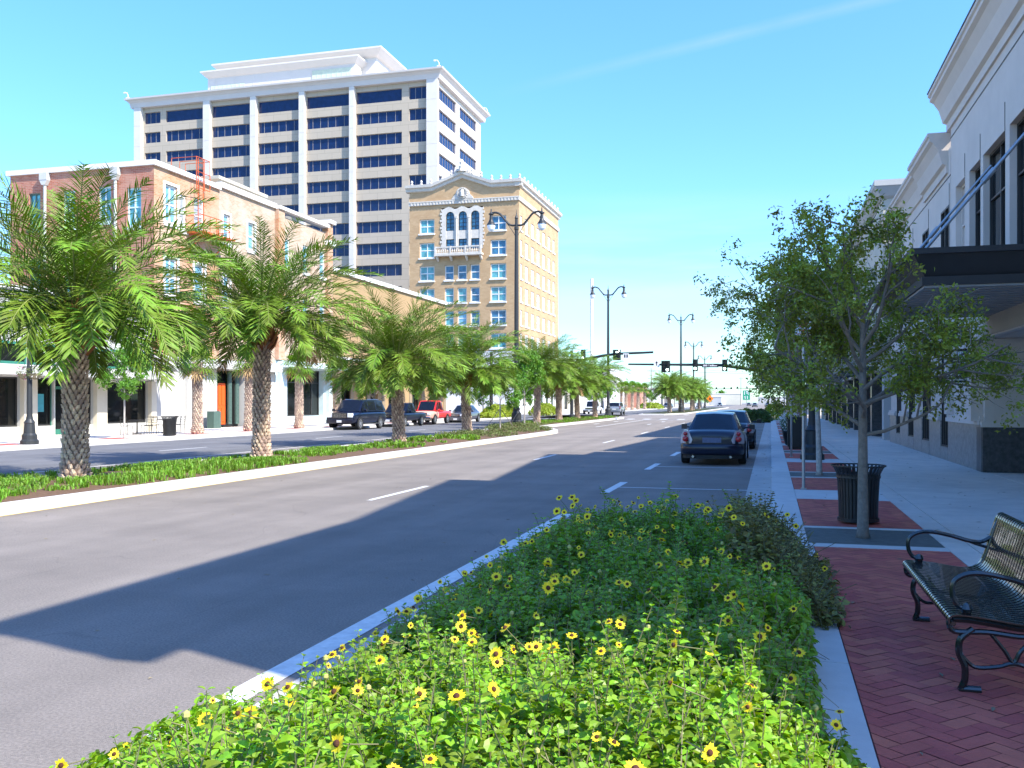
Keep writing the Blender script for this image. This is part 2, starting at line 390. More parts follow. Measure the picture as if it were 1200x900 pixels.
nt.links.new(sky.outputs[0], grade.inputs['Color'])
mxw = _n(nt, 'ShaderNodeMix', data_type='RGBA'); mxw.inputs['B'].default_value = (2.05,2.2,2.3,1)
hz = _n(nt, 'ShaderNodeMix', data_type='RGBA', blend_type='MULTIPLY'); hz.inputs['B'].default_value = (.36,.56,.68,1)
nt.links.new(rng(sepd.outputs[2], 0, .48, 1, 0), hz.inputs['Factor']); nt.links.new(grade.outputs[0], hz.inputs['A'])
nt.links.new(cl, mxw.inputs['Factor']); nt.links.new(hz.outputs['Result'], mxw.inputs['A'])
nt.links.new(mxw.outputs['Result'], bg.inputs['Color']); nt.links.new(bg.outputs[0], wo.inputs[0])
SC.view_settings.view_transform = 'Standard'; SC.view_settings.look = 'None'
SC.view_settings.exposure = 1.67; SC.view_settings.gamma = 1; SC.view_settings.use_curve_mapping = False


# ------------------------------------------------------------------ the setting
def sheet(name, mt, rects, z, label=None, cat='ground', kind='structure'):
    mb = MB()
    for (x0,x1,y0,y1) in rects: mb.quad((x0,y0,z),(x1,y0,z),(x1,y1,z),(x0,y1,z))
    o = mb.build(name, mt); tag(o, label, cat, None, kind); return o
sheet('ground', M['ground'], [(-1500,1500,-300,3000)], -.05, 'pale open ground around the street', 'ground')
sheet('road', M['asphalt'], [(-18.4,-.44,-40,900),(-2.2,60,101,126)], 0, 'grey asphalt carriageway running straight away from the flower bed', 'road')
sheet('far_carriageway', M['asphalt_far'], [(-27,-18.4,-40,900),(-220,-18.4,101.003,126)], .001, 'darker asphalt carriageway beyond the palm median', 'road')
# painted markings
mk = []
def dash(x, y0, y1, wd=.12): mk.append((x-wd/2, x+wd/2, y0, y1))
for k in range(-1, 7): dash(-7.06, 3.3+12.35*k, 6.3+12.35*k)
for k in range(3): dash(-7.06, 130+12.3*k, 133+12.3*k)
for k in range(20): dash(-7.06, 170+12.3*k, 173+12.3*k)
mk.append((-3.24,-3.04,-20,14.6))
for k in range(9):
    y = 19.5+6.5*k
    dash(-3.16, y-1.25, y+1.25, .17); mk.append((-3.07,-.45,y-.06,y+.04))
dash(-12.1, 66, 92, .12)
for k in range(-3, 9): dash(-21.6, 5+12.2*k, 8+12.2*k, .11)
mk.append((-18.15,-18.04,-20,56))
for k in range(14): mk.append((-27+1.75*k+.2, -27+1.75*k+.95, 96, 98.6)) if not -18.9 < -27+1.75*k < -15 else None
mk.append((-15.0,-3.2,92.8,93.3))
for k in range(9): mk.append((-17+1.8*k, -16.3+1.8*k, 129.5, 132))
for yy in (74, 84):       # lane arrows ahead of the junction
    for x in (-9.4, -5.2, -13.7):
        mk.append((x-.08,x+.08,yy,yy+2.4)); mk.append((x-.42,x-.08,yy+1.5,yy+1.75))
sheet('road_markings', M['paint_white'], mk, .005, 'white lane dashes, stall ticks and crossing bars on the asphalt', 'road marking')
mbk = MB()
for (x0,x1,y0,y1) in [(-11.69,-11.62,-30,50.5)]: mbk.quad((x0,y0,.006),(x1,y0,.006),(x1,y1,.006),(x0,y1,.006))
mbk.quad((-12.45,53.5,.006),(-12.2,53.5,.006),(-14.6,62.4,.006),(-14.85,62.4,.006))
tag(mbk.build('kerb_line', M['paint_yellow']), 'thin yellow line painted along the median kerb', 'road marking', None, 'structure')

# right pavement: gutter, kerb, paver panels, walkway
sheet('gutter', M['gutter'], [(-.46,.02,11.5,98),(-2.95,-2.5,-20,10.6)], .006, 'pale concrete gutter beside the parking stalls', 'gutter')
mb = MB()
def kerb_run(mb, x0, x1, y0, y1, h=.13, step=3.05):
    y = y0
    while y < y1 - .01:
        mb.box(x0, x1, y+.006, min(y+step, y1)-.006, -.02, h); y += step
kerb_run(mb, .02, .43, 11.75, 98)
kerb_run(mb, .10, .48, -12, 11.0)
mb.box(.1,.43,11.01,11.74,-.02,.13)
tag(mb.build('kerb', M['kerb']), 'wide pale concrete kerb in front of the red pavers', 'kerb', None, 'structure')
mb = MB(); mb.box(.43, 60, -40, 101, -.04, .112)
mb.box(.43, 60, 126, 900, -.04, .112)
tag(mb.build('pavement_base', M['concrete']), 'concrete base of the near pavement', 'pavement', None, 'structure')
# walkway slabs
mb = MB()
y = -12
while y < 100:
    for (x0,x1) in ((2.24,4.95),): mb.box(x0+.006, x1-.003, y+.006, y+1.494, .10, .128)
    mb.box(1.945, 2.232, y+.004, y+1.496, .10, .126)
    y += 1.5
mb.box(4.96, 9.2, 12, 24.2, .10, .131)
tag(mb.build('walkway', M['concrete']), 'pale concrete walkway slabs in front of the stucco shops', 'pavement', None, 'structure')
mb = MB()
bands = []; panels = []; pits = []
panels.append((-6, 11.34)); bands.append((11.36,11.6)); 
base = 11.64
for k in range(7):
    b = base + 10.2*k
    pits.append((b, b+1.4)); bands.append((b+1.41, b+1.55)); panels.append((b+1.57, b+5.2)); bands.append((b+5.22, b+6.95)); panels.append((b+6.97, b+9.93)); bands.append((b+9.95,b+10.18))
for a, b in bands: mb.box(.435, 1.94, a, b, .10, .127)
tag(mb.build('paver_band', M['kerb']), 'pale concrete bands between the red paver panels', 'pavement', None, 'structure')
mb = MB()
for a, b in panels: mb.box(.435+.05*(a<0), 1.94, a, b, .09, .118)
tag(mb.build('paver_bed', M['paver_joint']), 'dark sand bed under the red pavers', 'pavement', None, 'structure')
# herringbone pavers, each clipped to its panel
def clip(poly, x0, x1, y0, y1):
    for (ax, v, sgn) in ((0,x0,1),(0,x1,-1),(1,y0,1),(1,y1,-1)):
        out = []
        for i in range(len(poly)):
            p, q = poly[i], poly[(i+1) % len(poly)]
            ip = sgn*(p[ax]-v) >= 0; iq = sgn*(q[ax]-v) >= 0
            if ip: out.append(p)
            if ip != iq:
                t = (v-p[ax])/(q[ax]-p[ax]); out.append((p[0]+(q[0]-p[0])*t, p[1]+(q[1]-p[1])*t))
        poly = out
        if len(poly) < 3: return None
    return poly
mb = MB(); mb.col = [0, []]
bw = .105; r2 = random.Random(3)
ca, sa = math.cos(R(45)), math.sin(R(45))
for a, b in panels:
    x0, x1 = (.49 if a < 0 else .44), 1.935
    cx, cy = (x0+x1)/2, (a+b)/2
    n = int((b-a+2.5)/bw/1.2)+6
    for i in range(-n, n):
        for j in range(-n, n):
            # herringbone: L-shaped pair repeated along the diagonal
            ux, uy = i + j*2 , i - j*2
            for (px, py, w_, h_) in ((ux, uy, 2, 1), (ux, uy+1, 1, 2)):
                P = [(px,py),(px+w_,py),(px+w_,py+h_),(px,py+h_)]
                g = .022
                P = [(px+g,py+g),(px+w_-g,py+g),(px+w_-g,py+h_-g),(px+g,py+h_-g)]
                W = [(cx+(u*ca-v*sa)*bw, cy+(u*sa+v*ca)*bw) for u, v in P]
                if min(p[0] for p in W) > x1 or max(p[0] for p in W) < x0 or min(p[1] for p in W) > b or max(p[1] for p in W) < a: continue
                if a < 0 and max(p[1] for p in W) < 2.5: continue
                Q = clip(W, x0, x1, a+.01, b-.01)
                if not Q: continue
                mb.col[0] = r2.random() if r2.random() < .8 else r2.choice((1.5,-.4))
                z = .125 + r2.uniform(-.0012,.0012)
                mb.add([(u,v,z) for u,v in Q], [tuple(range(len(Q)))])
tag(mb.build('pavers', M['paver']), 'red clay pavers laid in a herringbone', 'paving', None, 'structure')
# the paving continues behind the bench
# tree pits
mb = MB()
for a, b in pits[:7]:
    mb.box(.435, 1.94, a, b, .10, .120)
    if a > 12: pass
tag(mb.build('tree_pit_cover', M['grate']), 'dark resin tree pit covers between the paver panels', 'tree pit', None, 'structure')

# left pavement
mb = MB(); mb.box(-60, -27.3, -40, 98.5, -.04, .12); mb.box(-60, -27.3, 127, 900, -.04, .12)
tag(mb.build('far_pavement', M['concrete']), 'sunlit concrete pavement before the shop row', 'pavement', None, 'structure')
mb = MB(); kerb_run(mb, -27.3, -27.0, -30, 98.5, .14); kerb_run(mb, -27.3, -27.0, 127, 400, .14, 9)
tag(mb.build('far_kerb', M['kerb']), 'white kerb of the far pavement', 'kerb', None, 'structure')
sheet('tree_pit_brick', M['paver'], [(-29.5,-28.5,y+.4,y+2.0) for y in (18,28.5,35.2,41.4,46.4,52,57.4,68,80)], .126, 'red brick patches round the far street trees', 'paving')

# the median
def med_near(y): 
    t = min(1, max(0, (y-51)/13)); t = t*t*(3-2*t)
    return -11.72 - 3.4*t
def med_far(y):
    t = min(1, max(0, (y-48)/16)); t = t*t*(3-2*t)
    return -15.75 - 3.1*t
ys = [-30+1.5*i for i in range(88)]
ys = [y for y in ys if y <= 99.5]
def nose(y): return 0
kb = MB(); sb = MB()
def strip(mb, xa, xb, ys, z0, z1, step=3):
    for i in range(len(ys)-1):
        y0, y1 = ys[i], ys[i+1]
        g = .008 if i % 2 == 0 else 0
        a0, a1, b0, b1 = xa(y0), xa(y1), xb(y0), xb(y1)
        y0 += g
        mb.add([(a0,y0,z0),(b0,y0,z0),(b1,y1,z0),(a1,y1,z0),(a0,y0,z1),(b0,y0,z1),(b1,y1,z1),(a1,y1,z1)],
               [(0,3,2,1),(4,5,6,7),(0,1,5,4),(1,2,6,5),(2,3,7,6),(3,0,4,7)])
strip(kb, lambda y: med_near(y)-.42, med_near, ys, -.02, .15)
strip(kb, med_far, lambda y: med_far(y)+.25, ys, -.02, .15)
kb.prism([(-18.85,99),(-15.12,99),(-15.3,100.4),(-16.2,101.2),(-17.8,101.2),(-18.6,100.4)], 'z', -.02, .155)
tag(kb.build('median_kerb', M['kerb']), 'broad sunlit white kerb round the planted median', 'kerb', None, 'structure')
def mound(x, y):
    a, b = med_far(y)+.25, med_near(y)-.42
    t = (x-a)/(b-a); return .13 + .09*math.sin(PI*min(1,max(0,t))) + .03*noise.noise((x*1.3, y*1.3, 0))
yy = [-30+.75*i for i in range(173)]
for i in range(len(yy)-1):
    y0, y1 = yy[i], yy[i+1]
    for k in range(6):
        def pt(y, k):
            a, b = med_far(y)+.25, med_near(y)-.42
            x = a+(b-a)*k/6; return (x, y, mound(x,y))
        sb.quad(pt(y0,k), pt(y0,k+1), pt(y1,k+1), pt(y1,k))
tag(sb.build('median_soil', M['soil'], smooth=True), 'brown mulch mounded in the median', 'soil', None, 'structure')
# the median beyond the junction
kb = MB(); strip(kb, lambda y: -17.5, lambda y: -12.0 if y > 140 else -14.0+ (y-128)/6, [128+4*i for i in range(40)], -.02, .15)
tag(kb.build('far_median', M['kerb']), 'pale kerbed median starting beyond the junction', 'kerb', None, 'structure')
kb = MB(); strip(kb, lambda y: -17.2, lambda y: -12.4 if y > 140 else -14.4+ (y-128)/6, [130+4*i for i in range(39)], .1, .2)
tag(kb.build('far_median_grass', M['groundcover']), 'thin green strip on the far median', 'grass', None, 'stuff')

# grass tufts on the median
def blades(mb, x, y, z, h, n, r, spread=.5, wd=.012):
    for _ in range(n):
        an = r.uniform(0, 2*PI); lean = r.uniform(.2, 1)*spread*h; hh = h*r.uniform(.6,1.1)
        bx, by = x+r.uniform(-.05,.05), y+r.uniform(-.05,.05)
        dx, dy = math.cos(an), math.sin(an); w_ = wd*r.uniform(.7,1.4)
        mb.col[0] = r.random()
        m1 = (bx+dx*lean*.45, by+dy*lean*.45, z+hh*.75)
        mb.add([(bx-dy*w_,by+dx*w_,z),(bx+dy*w_,by-dx*w_,z),(m1[0]+dy*w_,m1[1]-dx*w_,m1[2]),(m1[0]-dy*w_,m1[1]+dx*w_,m1[2]),(bx+dx*lean*1.2,by+dy*lean*1.2,z+hh*.8)],
               [(0,1,2,3),(3,2,4)])
palms_med = [(-14.2,16.5),(-14.2,24.0),(-14.5,35.1),(-15.3,46.3),(-17.0,68.1),(-17.0,75.8),(-17.0,83.6),(-17.0,92.2)]
mb = MB(); mb.col = [0, []]; r3 = random.Random(11)
yv = 7.0
while yv < 99:
    a, b = med_far(yv)+.32, med_near(yv)-.5
    dens = 34 if yv < 30 else (22 if yv < 50 else 14)
    for _ in range(int((b-a)*.5*dens*1.1)):
        x = r3.uniform(a, b); y = yv+r3.uniform(0,.5)
        if yv > 42 and yv < 66: continue
        if any((x-px)**2+(y-py)**2 < .72**2 for px, py in palms_med): continue
        nz_ = noise.noise((x*.55, y*.42, 3.3))
        if nz_ < -.13 and yv < 60: continue
        if x > b-.35 and nz_ < .12: continue
        h = (.15 + .17*nz_)*(1 if yv < 50 else 1.1)
        blades(mb, x, y, mound(x,y)-.01, h, 10 if yv < 30 else 6, r3, .95, .0075 if yv < 30 else .016)
    yv += .5
tag(mb.build('median_grass', M['grass']), 'bright green lily turf tufts along the median', 'grass', None, 'stuff')
def leafcloud(mb, c, rad, n, ls, r, flat=.6, shell=.5, up=.3):
    """small bent leaves scattered through an ellipsoid"""
    for _ in range(n):
        while True:
            d = Vector((r.uniform(-1,1), r.uniform(-1,1), r.uniform(-1,1)))
            if .01 < d.length <= 1: break
        d = d.normalized() * (d.length ** shell)
        p = Vector((c[0]+d.x*rad[0], c[1]+d.y*rad[1], c[2]+d.z*rad[2]))
        leaf(mb, p, d, ls*r.uniform(.6,1.25), r, up)
def leaf(mb, p, out, L, r, up=.3, wid=.62):
    nrm = (Vector((r.gauss(0,.55), r.gauss(0,.55), r.gauss(0,.55)+up)) + out.normalized()*.5).normalized()
    ax = nrm.cross(Vector((r.gauss(0,1), r.gauss(0,1), r.gauss(0,1)))).normalized(); sd = nrm.cross(ax)
    w_ = L*wid*.5
    dr = -nrm*L*.12
    mb.col[0] = r.random()
    a = p; b = p+ax*L*.4+sd*w_+nrm*L*.08; c_ = p+ax*L+dr; d_ = p+ax*L*.4-sd*w_+nrm*L*.08; m_ = p+ax*L*.45
    mb.add([tuple(a),tuple(b),tuple(c_),tuple(d_),tuple(m_)], [(0,1,4),(1,2,4),(2,3,4),(3,0,4)])
mb = MB(); mb.col = [0, []]
for _ in range(420):
    y = r3.uniform(41, 66.5) if r3.random() < .8 else r3.uniform(66, 99)
    a, b = med_far(y)+.3, med_near(y)-.6
    x = r3.uniform(a, b)
    if noise.noise((x*.5, y*.35, 9)) < -.12: continue
    if any((x-px)**2+(y-py)**2 < .8**2 for px, py in palms_med): continue
    leafcloud(mb, (x,y,mound(x,y)+.05), (.36,.36,.17), 60, .09, r3)
tag(mb.build('ground_cover', M['groundcover']), 'low olive ground cover plants on the median near the tall lamp', 'ground cover', None, 'stuff')

# ------------------------------------------------------------------ building helpers
def Fm(ax, c, sgn):
    if ax == 'x': return lambda u, n, z: (c+sgn*n, u, z)
    return lambda u, n, z: (u, c+sgn*n, z)
def fbox(mb, F, u0, u1, n0, n1, z0, z1):
    a = F(u0,n0,z0); b = F(u1,n1,z1)
    mb.box(a[0],b[0],a[1],b[1],a[2],b[2])
def wall(mb, ax, c, sgn, u0, u1, z0, z1, holes, depth=.2):
    F = Fm(ax, c, sgn)
    us = sorted({u0,u1} | {h[0] for h in holes} | {h[1] for h in holes}); zs = sorted({z0,z1} | {h[2] for h in holes} | {h[3] for h in holes})
    us = [u for u in us if u0 <= u <= u1]; zs = [z for z in zs if z0 <= z <= z1]
    for i in range(len(us)-1):
        for j in range(len(zs)-1):
            cu, cz = (us[i]+us[i+1])/2, (zs[j]+zs[j+1])/2
            if any(h[0]<cu<h[1] and h[2]<cz<h[3] for h in holes): continue
            mb.quad(F(us[i],0,zs[j]),F(us[i+1],0,zs[j]),F(us[i+1],0,zs[j+1]),F(us[i],0,zs[j+1]))
    for (a,b,p,q) in holes:
        d = -depth
        mb.quad(F(a,0,p),F(b,0,p),F(b,d,p),F(a,d,p)); mb.quad(F(a,0,q),F(b,0,q),F(b,d,q),F(a,d,q))
        mb.quad(F(a,0,p),F(a,d,p),F(a,d,q),F(a,0,q)); mb.quad(F(b,0,p),F(b,d,p),F(b,d,q),F(b,0,q))
def window(par, ax, c, sgn, h, depth, nv, nh, fw, frame, glass, vs=None, name='window', sill=0, sillm=None, hs=None):
    F = Fm(ax, c, sgn); a,b,p,q = h; mb = MB(); d = -depth+.02
    mb.mi = 1; mb.quad(F(a,d,p),F(b,d,p),F(b,d,q),F(a,d,q))
    mb.mi = 0
    e = .003
    f0, f1 = d+.002, d+.06
    fbox(mb,F,a+e,a+fw,f0,f1,p+e,q-e); fbox(mb,F,b-fw,b-e,f0,f1,p+e,q-e)
    fbox(mb,F,a+fw+e,b-fw-e,f0,f1-.003,p+e,p+fw); fbox(mb,F,a+fw+e,b-fw-e,f0,f1-.003,q-fw,q-e)
    if vs is None: vs = [a+(b-a)*(k+1)/(nv) for k in range(nv-1)]
    for u in vs: fbox(mb,F,u-fw*.4,u+fw*.4,f0,f1-.006,p+fw+e,q-fw-e)
    if hs is None: hs = [p+(q-p)*(k+1)/nh for k in range(nh-1)]
    for z in hs: fbox(mb,F,a+fw+e,b-fw-e,f0,f1-.012,z-fw*.4,z+fw*.4)
    if sill: fbox(mb,F,a-.1,b+.1,.003,sill,p-.22,p-.01)
    return mb.build(name, [frame, glass], par)
def profile_run(mb, poly, ax, a, b): mb.prism(poly, ax, a, b)
def cornice_ring(mb, x0, x1, y0, y1, prof):
    """prof: list of (outset, z) bottom to top, mitred round the block"""
    vs = []; n = len(prof)
    for (o, z) in prof: vs += [(x0-o,y0-o,z),(x1+o,y0-o,z),(x1+o,y1+o,z),(x0-o,y1+o,z)]
    fs = []
    for i in range(n-1):
        for k in range(4):
            k2 = (k+1) % 4; fs.append((i*4+k, i*4+k2, (i+1)*4+k2, (i+1)*4+k))
    fs.append(tuple((n-1)*4+k for k in range(4)))
    mb.add(vs, fs)

# ------------------------------------------------------------------ office tower
T = empty('office_tower', (-90,171,0), 0, 'tall white and beige office tower with bands of dark blue windows', 'office tower')
TX0, TX1, TY0, TY1 = -121.4, -58.0, 158.06, 184.3
def inv(o, par):    # parts are modelled in world space; shift them under their thing
    o.location = -Vector(par.location); return o
holes = []
bays = [(-119.45,-115.85),(-114.6,-105.95),(-104.25,-95.7),(-94.2,-85.4),(-84.0,-75.05),(-73.85,-64.8),(-63.4,-59.85)]
rows = [(56.8,59.05)] + [(53.0-4.02*k, 55.1-4.02*k) for k in range(11)]
for (a,b) in bays:
    for (p,q) in rows: holes.append((a,b,p,q))
mb = MB(); wall(mb,'y',TY0,-1,TX0,TX1,0,60.6,holes,.35)
inv(tag(mb.build('wall', M['tower_stone'], T),'beige front wall panels'), T)
holesE = []
for (a,b) in ((159.0,168.8),(170.7,181.6)):
    for (p,q) in rows: holesE.append((a,b,p,q))
mb = MB(); wall(mb,'x',TX1,1,TY0+.02,TY1,0,60.6,holesE,.35)
mb.quad((TX0,TY0+.02,0),(TX0,TY1,0),(TX0,TY1,60.6),(TX0,TY0+.02,60.6)); mb.quad((TX0,TY1,0),(TX1,TY1,0),(TX1,TY1,60.6),(TX0,TY1,60.6))
inv(tag(mb.build('wall', M['tower_white'], T),'white side wall'), T)
for (a,b,p,q) in holes[:]:
    if p < 22: continue
    wdt = b-a; n = 6 if wdt > 5 else 3
    vs = None
    if n == 6: vs = [a+wdt*t for t in (.13,.305,.48,.655,.85)]
    if p > 56 and n == 6: vs = []
    inv(window(T,'y',TY0,-1,(a,b,p,q),.35,n,1,.07,M['tower_frame'],M['tower_glass'],vs), T)
for (a,b,p,q) in holesE:
    if p < 38: continue
    inv(window(T,'x',TX1,1,(a,b,p,q),.35,7,1,.07,M['tower_frame'],M['tower_glass']), T)
for (a,b) in ((-121.4,-119.8),(-105.8,-104.35),(-95.55,-94.32),(-85.25,-84.1),(-74.95,-73.95),(-59.75,-57.6)):
    mb = MB(); z = 0
    while z < 60.2:
        mb.box(a,b,TY0-.75,TY0-.003,z+.02,min(59.95,z+4.02)-.02); z += 4.02
    mb.box(a+.03,b-.03,TY0-.7,TY0-.004,0,59.9)
    inv(mb.build('column', M['tower_white'], T), T)
mb = MB(); 
for k in range(14): mb.box(TX0+1.7,TX1-1.8,TY0-.035,TY0-.002,4.02*k+1.9,4.02*k+1.96) if False else None
cornice_ring(mb,TX0,TX1,TY0,TY1,[(.05,59.9),(.75,59.95),(.8,60.3),(.9,60.8),(1.25,61.2),(1.6,61.4),(1.65,61.7),(1.4,61.75)])
inv(mb.build('cornice', M['tower_cap'], T), T)
mb = MB(); mb.box(-108.8,-76.6,163.5,178,61.76,67.0); cornice_ring(mb,-108.8,-76.6,163.5,178,[(0,66.6),(.3,66.8),(.9,67.4),(1.1,67.6),(1.1,67.85),(1.0,67.9)])
for x in range(8): mb.box(-107+4.2*x,-106.95+4.2*x,163.46,163.5,61.8,66.5)
inv(mb.build('penthouse', M['tower_white'], T), T)
mb = MB(); mb.box(-107,-73.6,166.5,184,61.77,69.0); cornice_ring(mb,-107,-73.6,166.5,184,[(0,68.5),(.6,68.7),(1.6,69.5),(1.8,69.7),(1.8,70.0),(1.5,70.1)])
inv(mb.build('penthouse', M['tower_white'], T), T)
for (a,b,z0,z1) in ((-108,-100.5,62.6,65.0),(-85.6,-77.3,63.4,66.0)):
    mb = MB(); mb.box(a,b,163.4,163.495,z0,z1)
    for k in range(8): mb.box(a+(b-a)*k/8,a+(b-a)*k/8+.07,163.36,163.398,z0,z1)
    inv(mb.build('louvre', M['tower_louvre'], T), T)
for (x,y) in ((-122.5,157),(-56.8,185.2),(-57.2,157)):
    mb = MB(); mb.tube([(x,y,61.7),(x,y,62.5),(x-.3,y,63.0),(x-.7,y,63.1)],.09,6); mb.box(x-.3,x+.3,y-.3,y+.3,61.7,62.0); mb.box(x-1.0,x-.6,y-.15,y+.15,62.9,63.15)
    inv(mb.build('roof_light', M['far_white'], T), T)

# ------------------------------------------------------------------ yellow brick building
Yb = empty('brick_office', (-43,142,0), 0, 'yellow brick office block with arched windows, stone balcony and crested gable', 'building')
yx0,yx1,yy0,yy1 = -51.9,-35.0,129.6,155.4
rows = [(26.75,28.9),(23.15,25.4),(19.75,21.95),(16.4,18.6),(13.0,15.2),(9.6,11.8)]
fh = []
for p,q in rows:
    fh.append((-50.3,-47.95,p,q)); fh.append((-39.3,-36.9,p,q))
sing = []
for p,q in rows[2:]:
    for a in (-46.35,-44.35,-42.35): sing.append((a,a+1.42,p,q))
mb = MB(); wall(mb,'y',yy0,-1,yx0,yx1,0,33.0,fh+sing+[(-46.9,-40.4,24.2,30.4)],.3)
# gable brickwork
mb.prism([(-48.2,33.0),(-39.2,33.0),(-43.6,34.6)],'y',yy0,yy0+.4)
inv(mb.build('wall', M['yellow_brick'], Yb), Yb)
eh = []
for i,(a,b) in enumerate([(130.4,131.5),(133.1,135.1),(136.7,138.8),(140.2,142.3),(144,146),(147.7,149.7),(151.3,152.8)]):
    for p,q in rows: eh.append((a,b,p,q))
mb = MB(); wall(mb,'x',yx1,1,yy0+.02,yy1,0,33.0,eh,.18)
mb.quad((yx0,yy0+.02,0),(yx0,yy1,0),(yx0,yy1,33),(yx0,yy0+.02,33)); mb.quad((yx0,yy1,0),(yx1,yy1,0),(yx1,yy1,33),(yx0,yy1,33)); mb.quad((yx0,yy0,33),(yx1,yy0,33),(yx1,yy1,33),(yx0,yy1,33))
inv(mb.build('wall', M['yellow_brick'], Yb), Yb)
rr = random.Random(5)
for h in fh: inv(window(Yb,'y',yy0,-1,h,.3,2,2,.17,M['white_trim'],rr.choice([M['blue_glass'],M['blue_glass'],M['teal_glass']]),sill=.22), Yb)
for h in sing: inv(window(Yb,'y',yy0,-1,h,.3,1,2,.16,M['white_trim'],rr.choice([M['blue_glass'],M['teal_glass'],M['pale_glass']]),sill=.2), Yb)
for h in eh: inv(window(Yb,'x',yx1,1,h,.18,2 if h[1]-h[0]>1.3 else 1,2,.2,M['white_trim'],M['grey_glass'],sill=.12), Yb)
# cornice with low gable
def corn(x0,x1,z0,z1,prof=((0,0),(.25,.1),(.3,.45),(.6,.6),(.65,1.0))):
    # piece between (x0,z0) and (x1,z1) along the front
    vs=[]; 
    for (x,z) in ((x0,z0),(x1,z1)):
        for (o,h) in prof: vs.append((x,yy0-o-.003,z+h))
        vs.append((x,yy0+.5,z+1.0)); vs.append((x,yy0+.5,z))
    n=len(prof)+2; fs=[(i,(i+1)%n,n+(i+1)%n,n+i) for i in range(n)]+[tuple(range(n)),tuple(range(2*n-1,n-1,-1))]
    return vs,fs
mb = MB()
for seg in ((-52.4,-48.3,32.95,32.95),(-48.29,-43.61,32.95,34.6),(-43.6,-39.1,34.6,32.95),(-39.09,-34.5,32.95,32.95)): mb.add(*corn(*seg))
inv(mb.build('cornice', M['stone_trim'], Yb), Yb)
mb = MB(); mb.prism([(yx1+.003,32.95),(yx1+.25,33.05),(yx1+.3,33.4),(yx1+.6,33.55),(yx1+.65,33.95),(yx1-.5,33.95),(yx1-.5,32.95)],'y',yy0-.4,yy1+.4)
inv(mb.build('cornice', M['stone_trim'], Yb), Yb)
mb = MB(); mb.box(yx0-.02,yx1+.12,yy0-.22,yy0-.004,30.9,31.5); mb.box(yx0-.06,yx1+.14,yy0-.3,yy0-.22,31.35,31.5)
for k in range(34): mb.box(yx0+.3+k*.5,yx0+.55+k*.5,yy0-.3,yy0-.22,30.95,31.3)
mb.box(yx1+.004,yx1+.2,yy0,yy1,30.9,31.5)
inv(mb.build('belt_course', M['stone_trim'], Yb), Yb)
fin = None
for k,(x,z) in enumerate([(-51.4,33.9),(-49.9,33.9),(-48.4,34.0),(-46.6,34.5),(-45.2,35.1),(-42,35.1),(-40.6,34.6),(-39,34),(-37.6,33.9),(-36.2,33.9),(-34.8,33.9)]+[(-34.7,131.5+2.2*i) for i in range(11)]):
    side = k >= 11
    if fin is None:
        mb = MB(); mb.lathe([(.22,0),(.26,.15),(.12,.3),(.2,.5),(.16,.65),(.03,.8)],(0,0),8); fin = mb.build('finial', M['stone_trim'], Yb); f = fin
    else:
        f = fin.copy(); C.objects.link(f); f.parent = Yb
    f.location = Vector((x, yy0-.3, z)) - Vector(Yb.location) if not side else Vector((x, z, 33.9)) - Vector(Yb.location)
mb = MB(); mb.lathe([(.9,0),(.9,.3),(.5,.4),(.55,.8),(.35,1.1),(.42,1.4),(.2,1.7),(.05,1.9)],(-43.6,yy0-.2),8,35.5)
mb.lathe([(.35,0),(.4,.3),(.2,.8),(.05,1)],(-44.5,yy0-.2),6,35.3); mb.lathe([(.35,0),(.4,.3),(.2,.8),(.05,1)],(-42.7,yy0-.2),6,35.3)
inv(mb.build('crest', M['stone_trim'], Yb), Yb)
mb = MB()
ring = [(-43.5+1.05*math.cos(a_), 32.2+.95*math.sin(a_)) for a_ in [PI*k/12 for k in range(13)]]+[(-45.1,31.6),(-41.9,31.6)][::1]
ring = [( -43.5+1.05*math.cos(PI*k/12), 32.3+.95*math.sin(PI*k/12)) for k in range(13)]+[(-44.9,32.0),(-45.2,31.55),(-41.8,31.55),(-42.1,32.0)]
mb.prism(ring,'y',yy0-.28,yy0-.004)
for k in range(16):
    a_=2*PI*k/16; mb.lathe([(.14,0),(.1,.12)],(0,0),6) if False else mb.box(-43.5+.72*math.cos(a_)-.1,-43.5+.72*math.cos(a_)+.1,yy0-.45,yy0-.282,32.4+.72*math.sin(a_)-.1,32.4+.72*math.sin(a_)+.1)
mb.tube([(-43.5,yy0-.4,31.9),(-43.5,yy0-.48,32.5),(-43.45,yy0-.42,32.9)],[.34,.3,.18],8)
inv(mb.build('medallion', M['stone_trim'], Yb), Yb)
# triple arched window with quoined stone surround
ax_ = [(-46.1,-44.82),(-44.15,-42.87),(-42.22,-40.94)]
mb = MB()
yF = yy0-.10
def arch_panel(mb, x0, x1, z0, z1, holesA, yF):
    # stone sheet with arched openings, built column by column
    N = 96
    xs = sorted({x0+(x1-x0)*i/N for i in range(N+1)} | {h for a,b in holesA for h in (a,b)})
    for i in range(len(xs)-1):
        a,b = xs[i],xs[i+1]; c_ = (a+b)/2
        top = z1 + .18*math.cos((c_-x0)/(x1-x0)*2*PI*3+PI) 
        op = next((h for h in holesA if h[0] < c_ < h[1]), None)
        if op is None: mb.box(a,b,yF,yy0-.004,z0,top); continue
        r_ = (op[1]-op[0])/2; m_ = (op[0]+op[1])/2
        hz_ = 29.15 + math.sqrt(max(0, r_*r_-(c_-m_)**2))
        mb.box(a,b,yF,yy0-.004,hz_,top); mb.box(a,b,yF+.06,yy0-.004,25.75,27.0); 
arch_panel(mb,-46.75,-40.45,24.2,30.35,ax_,yF)
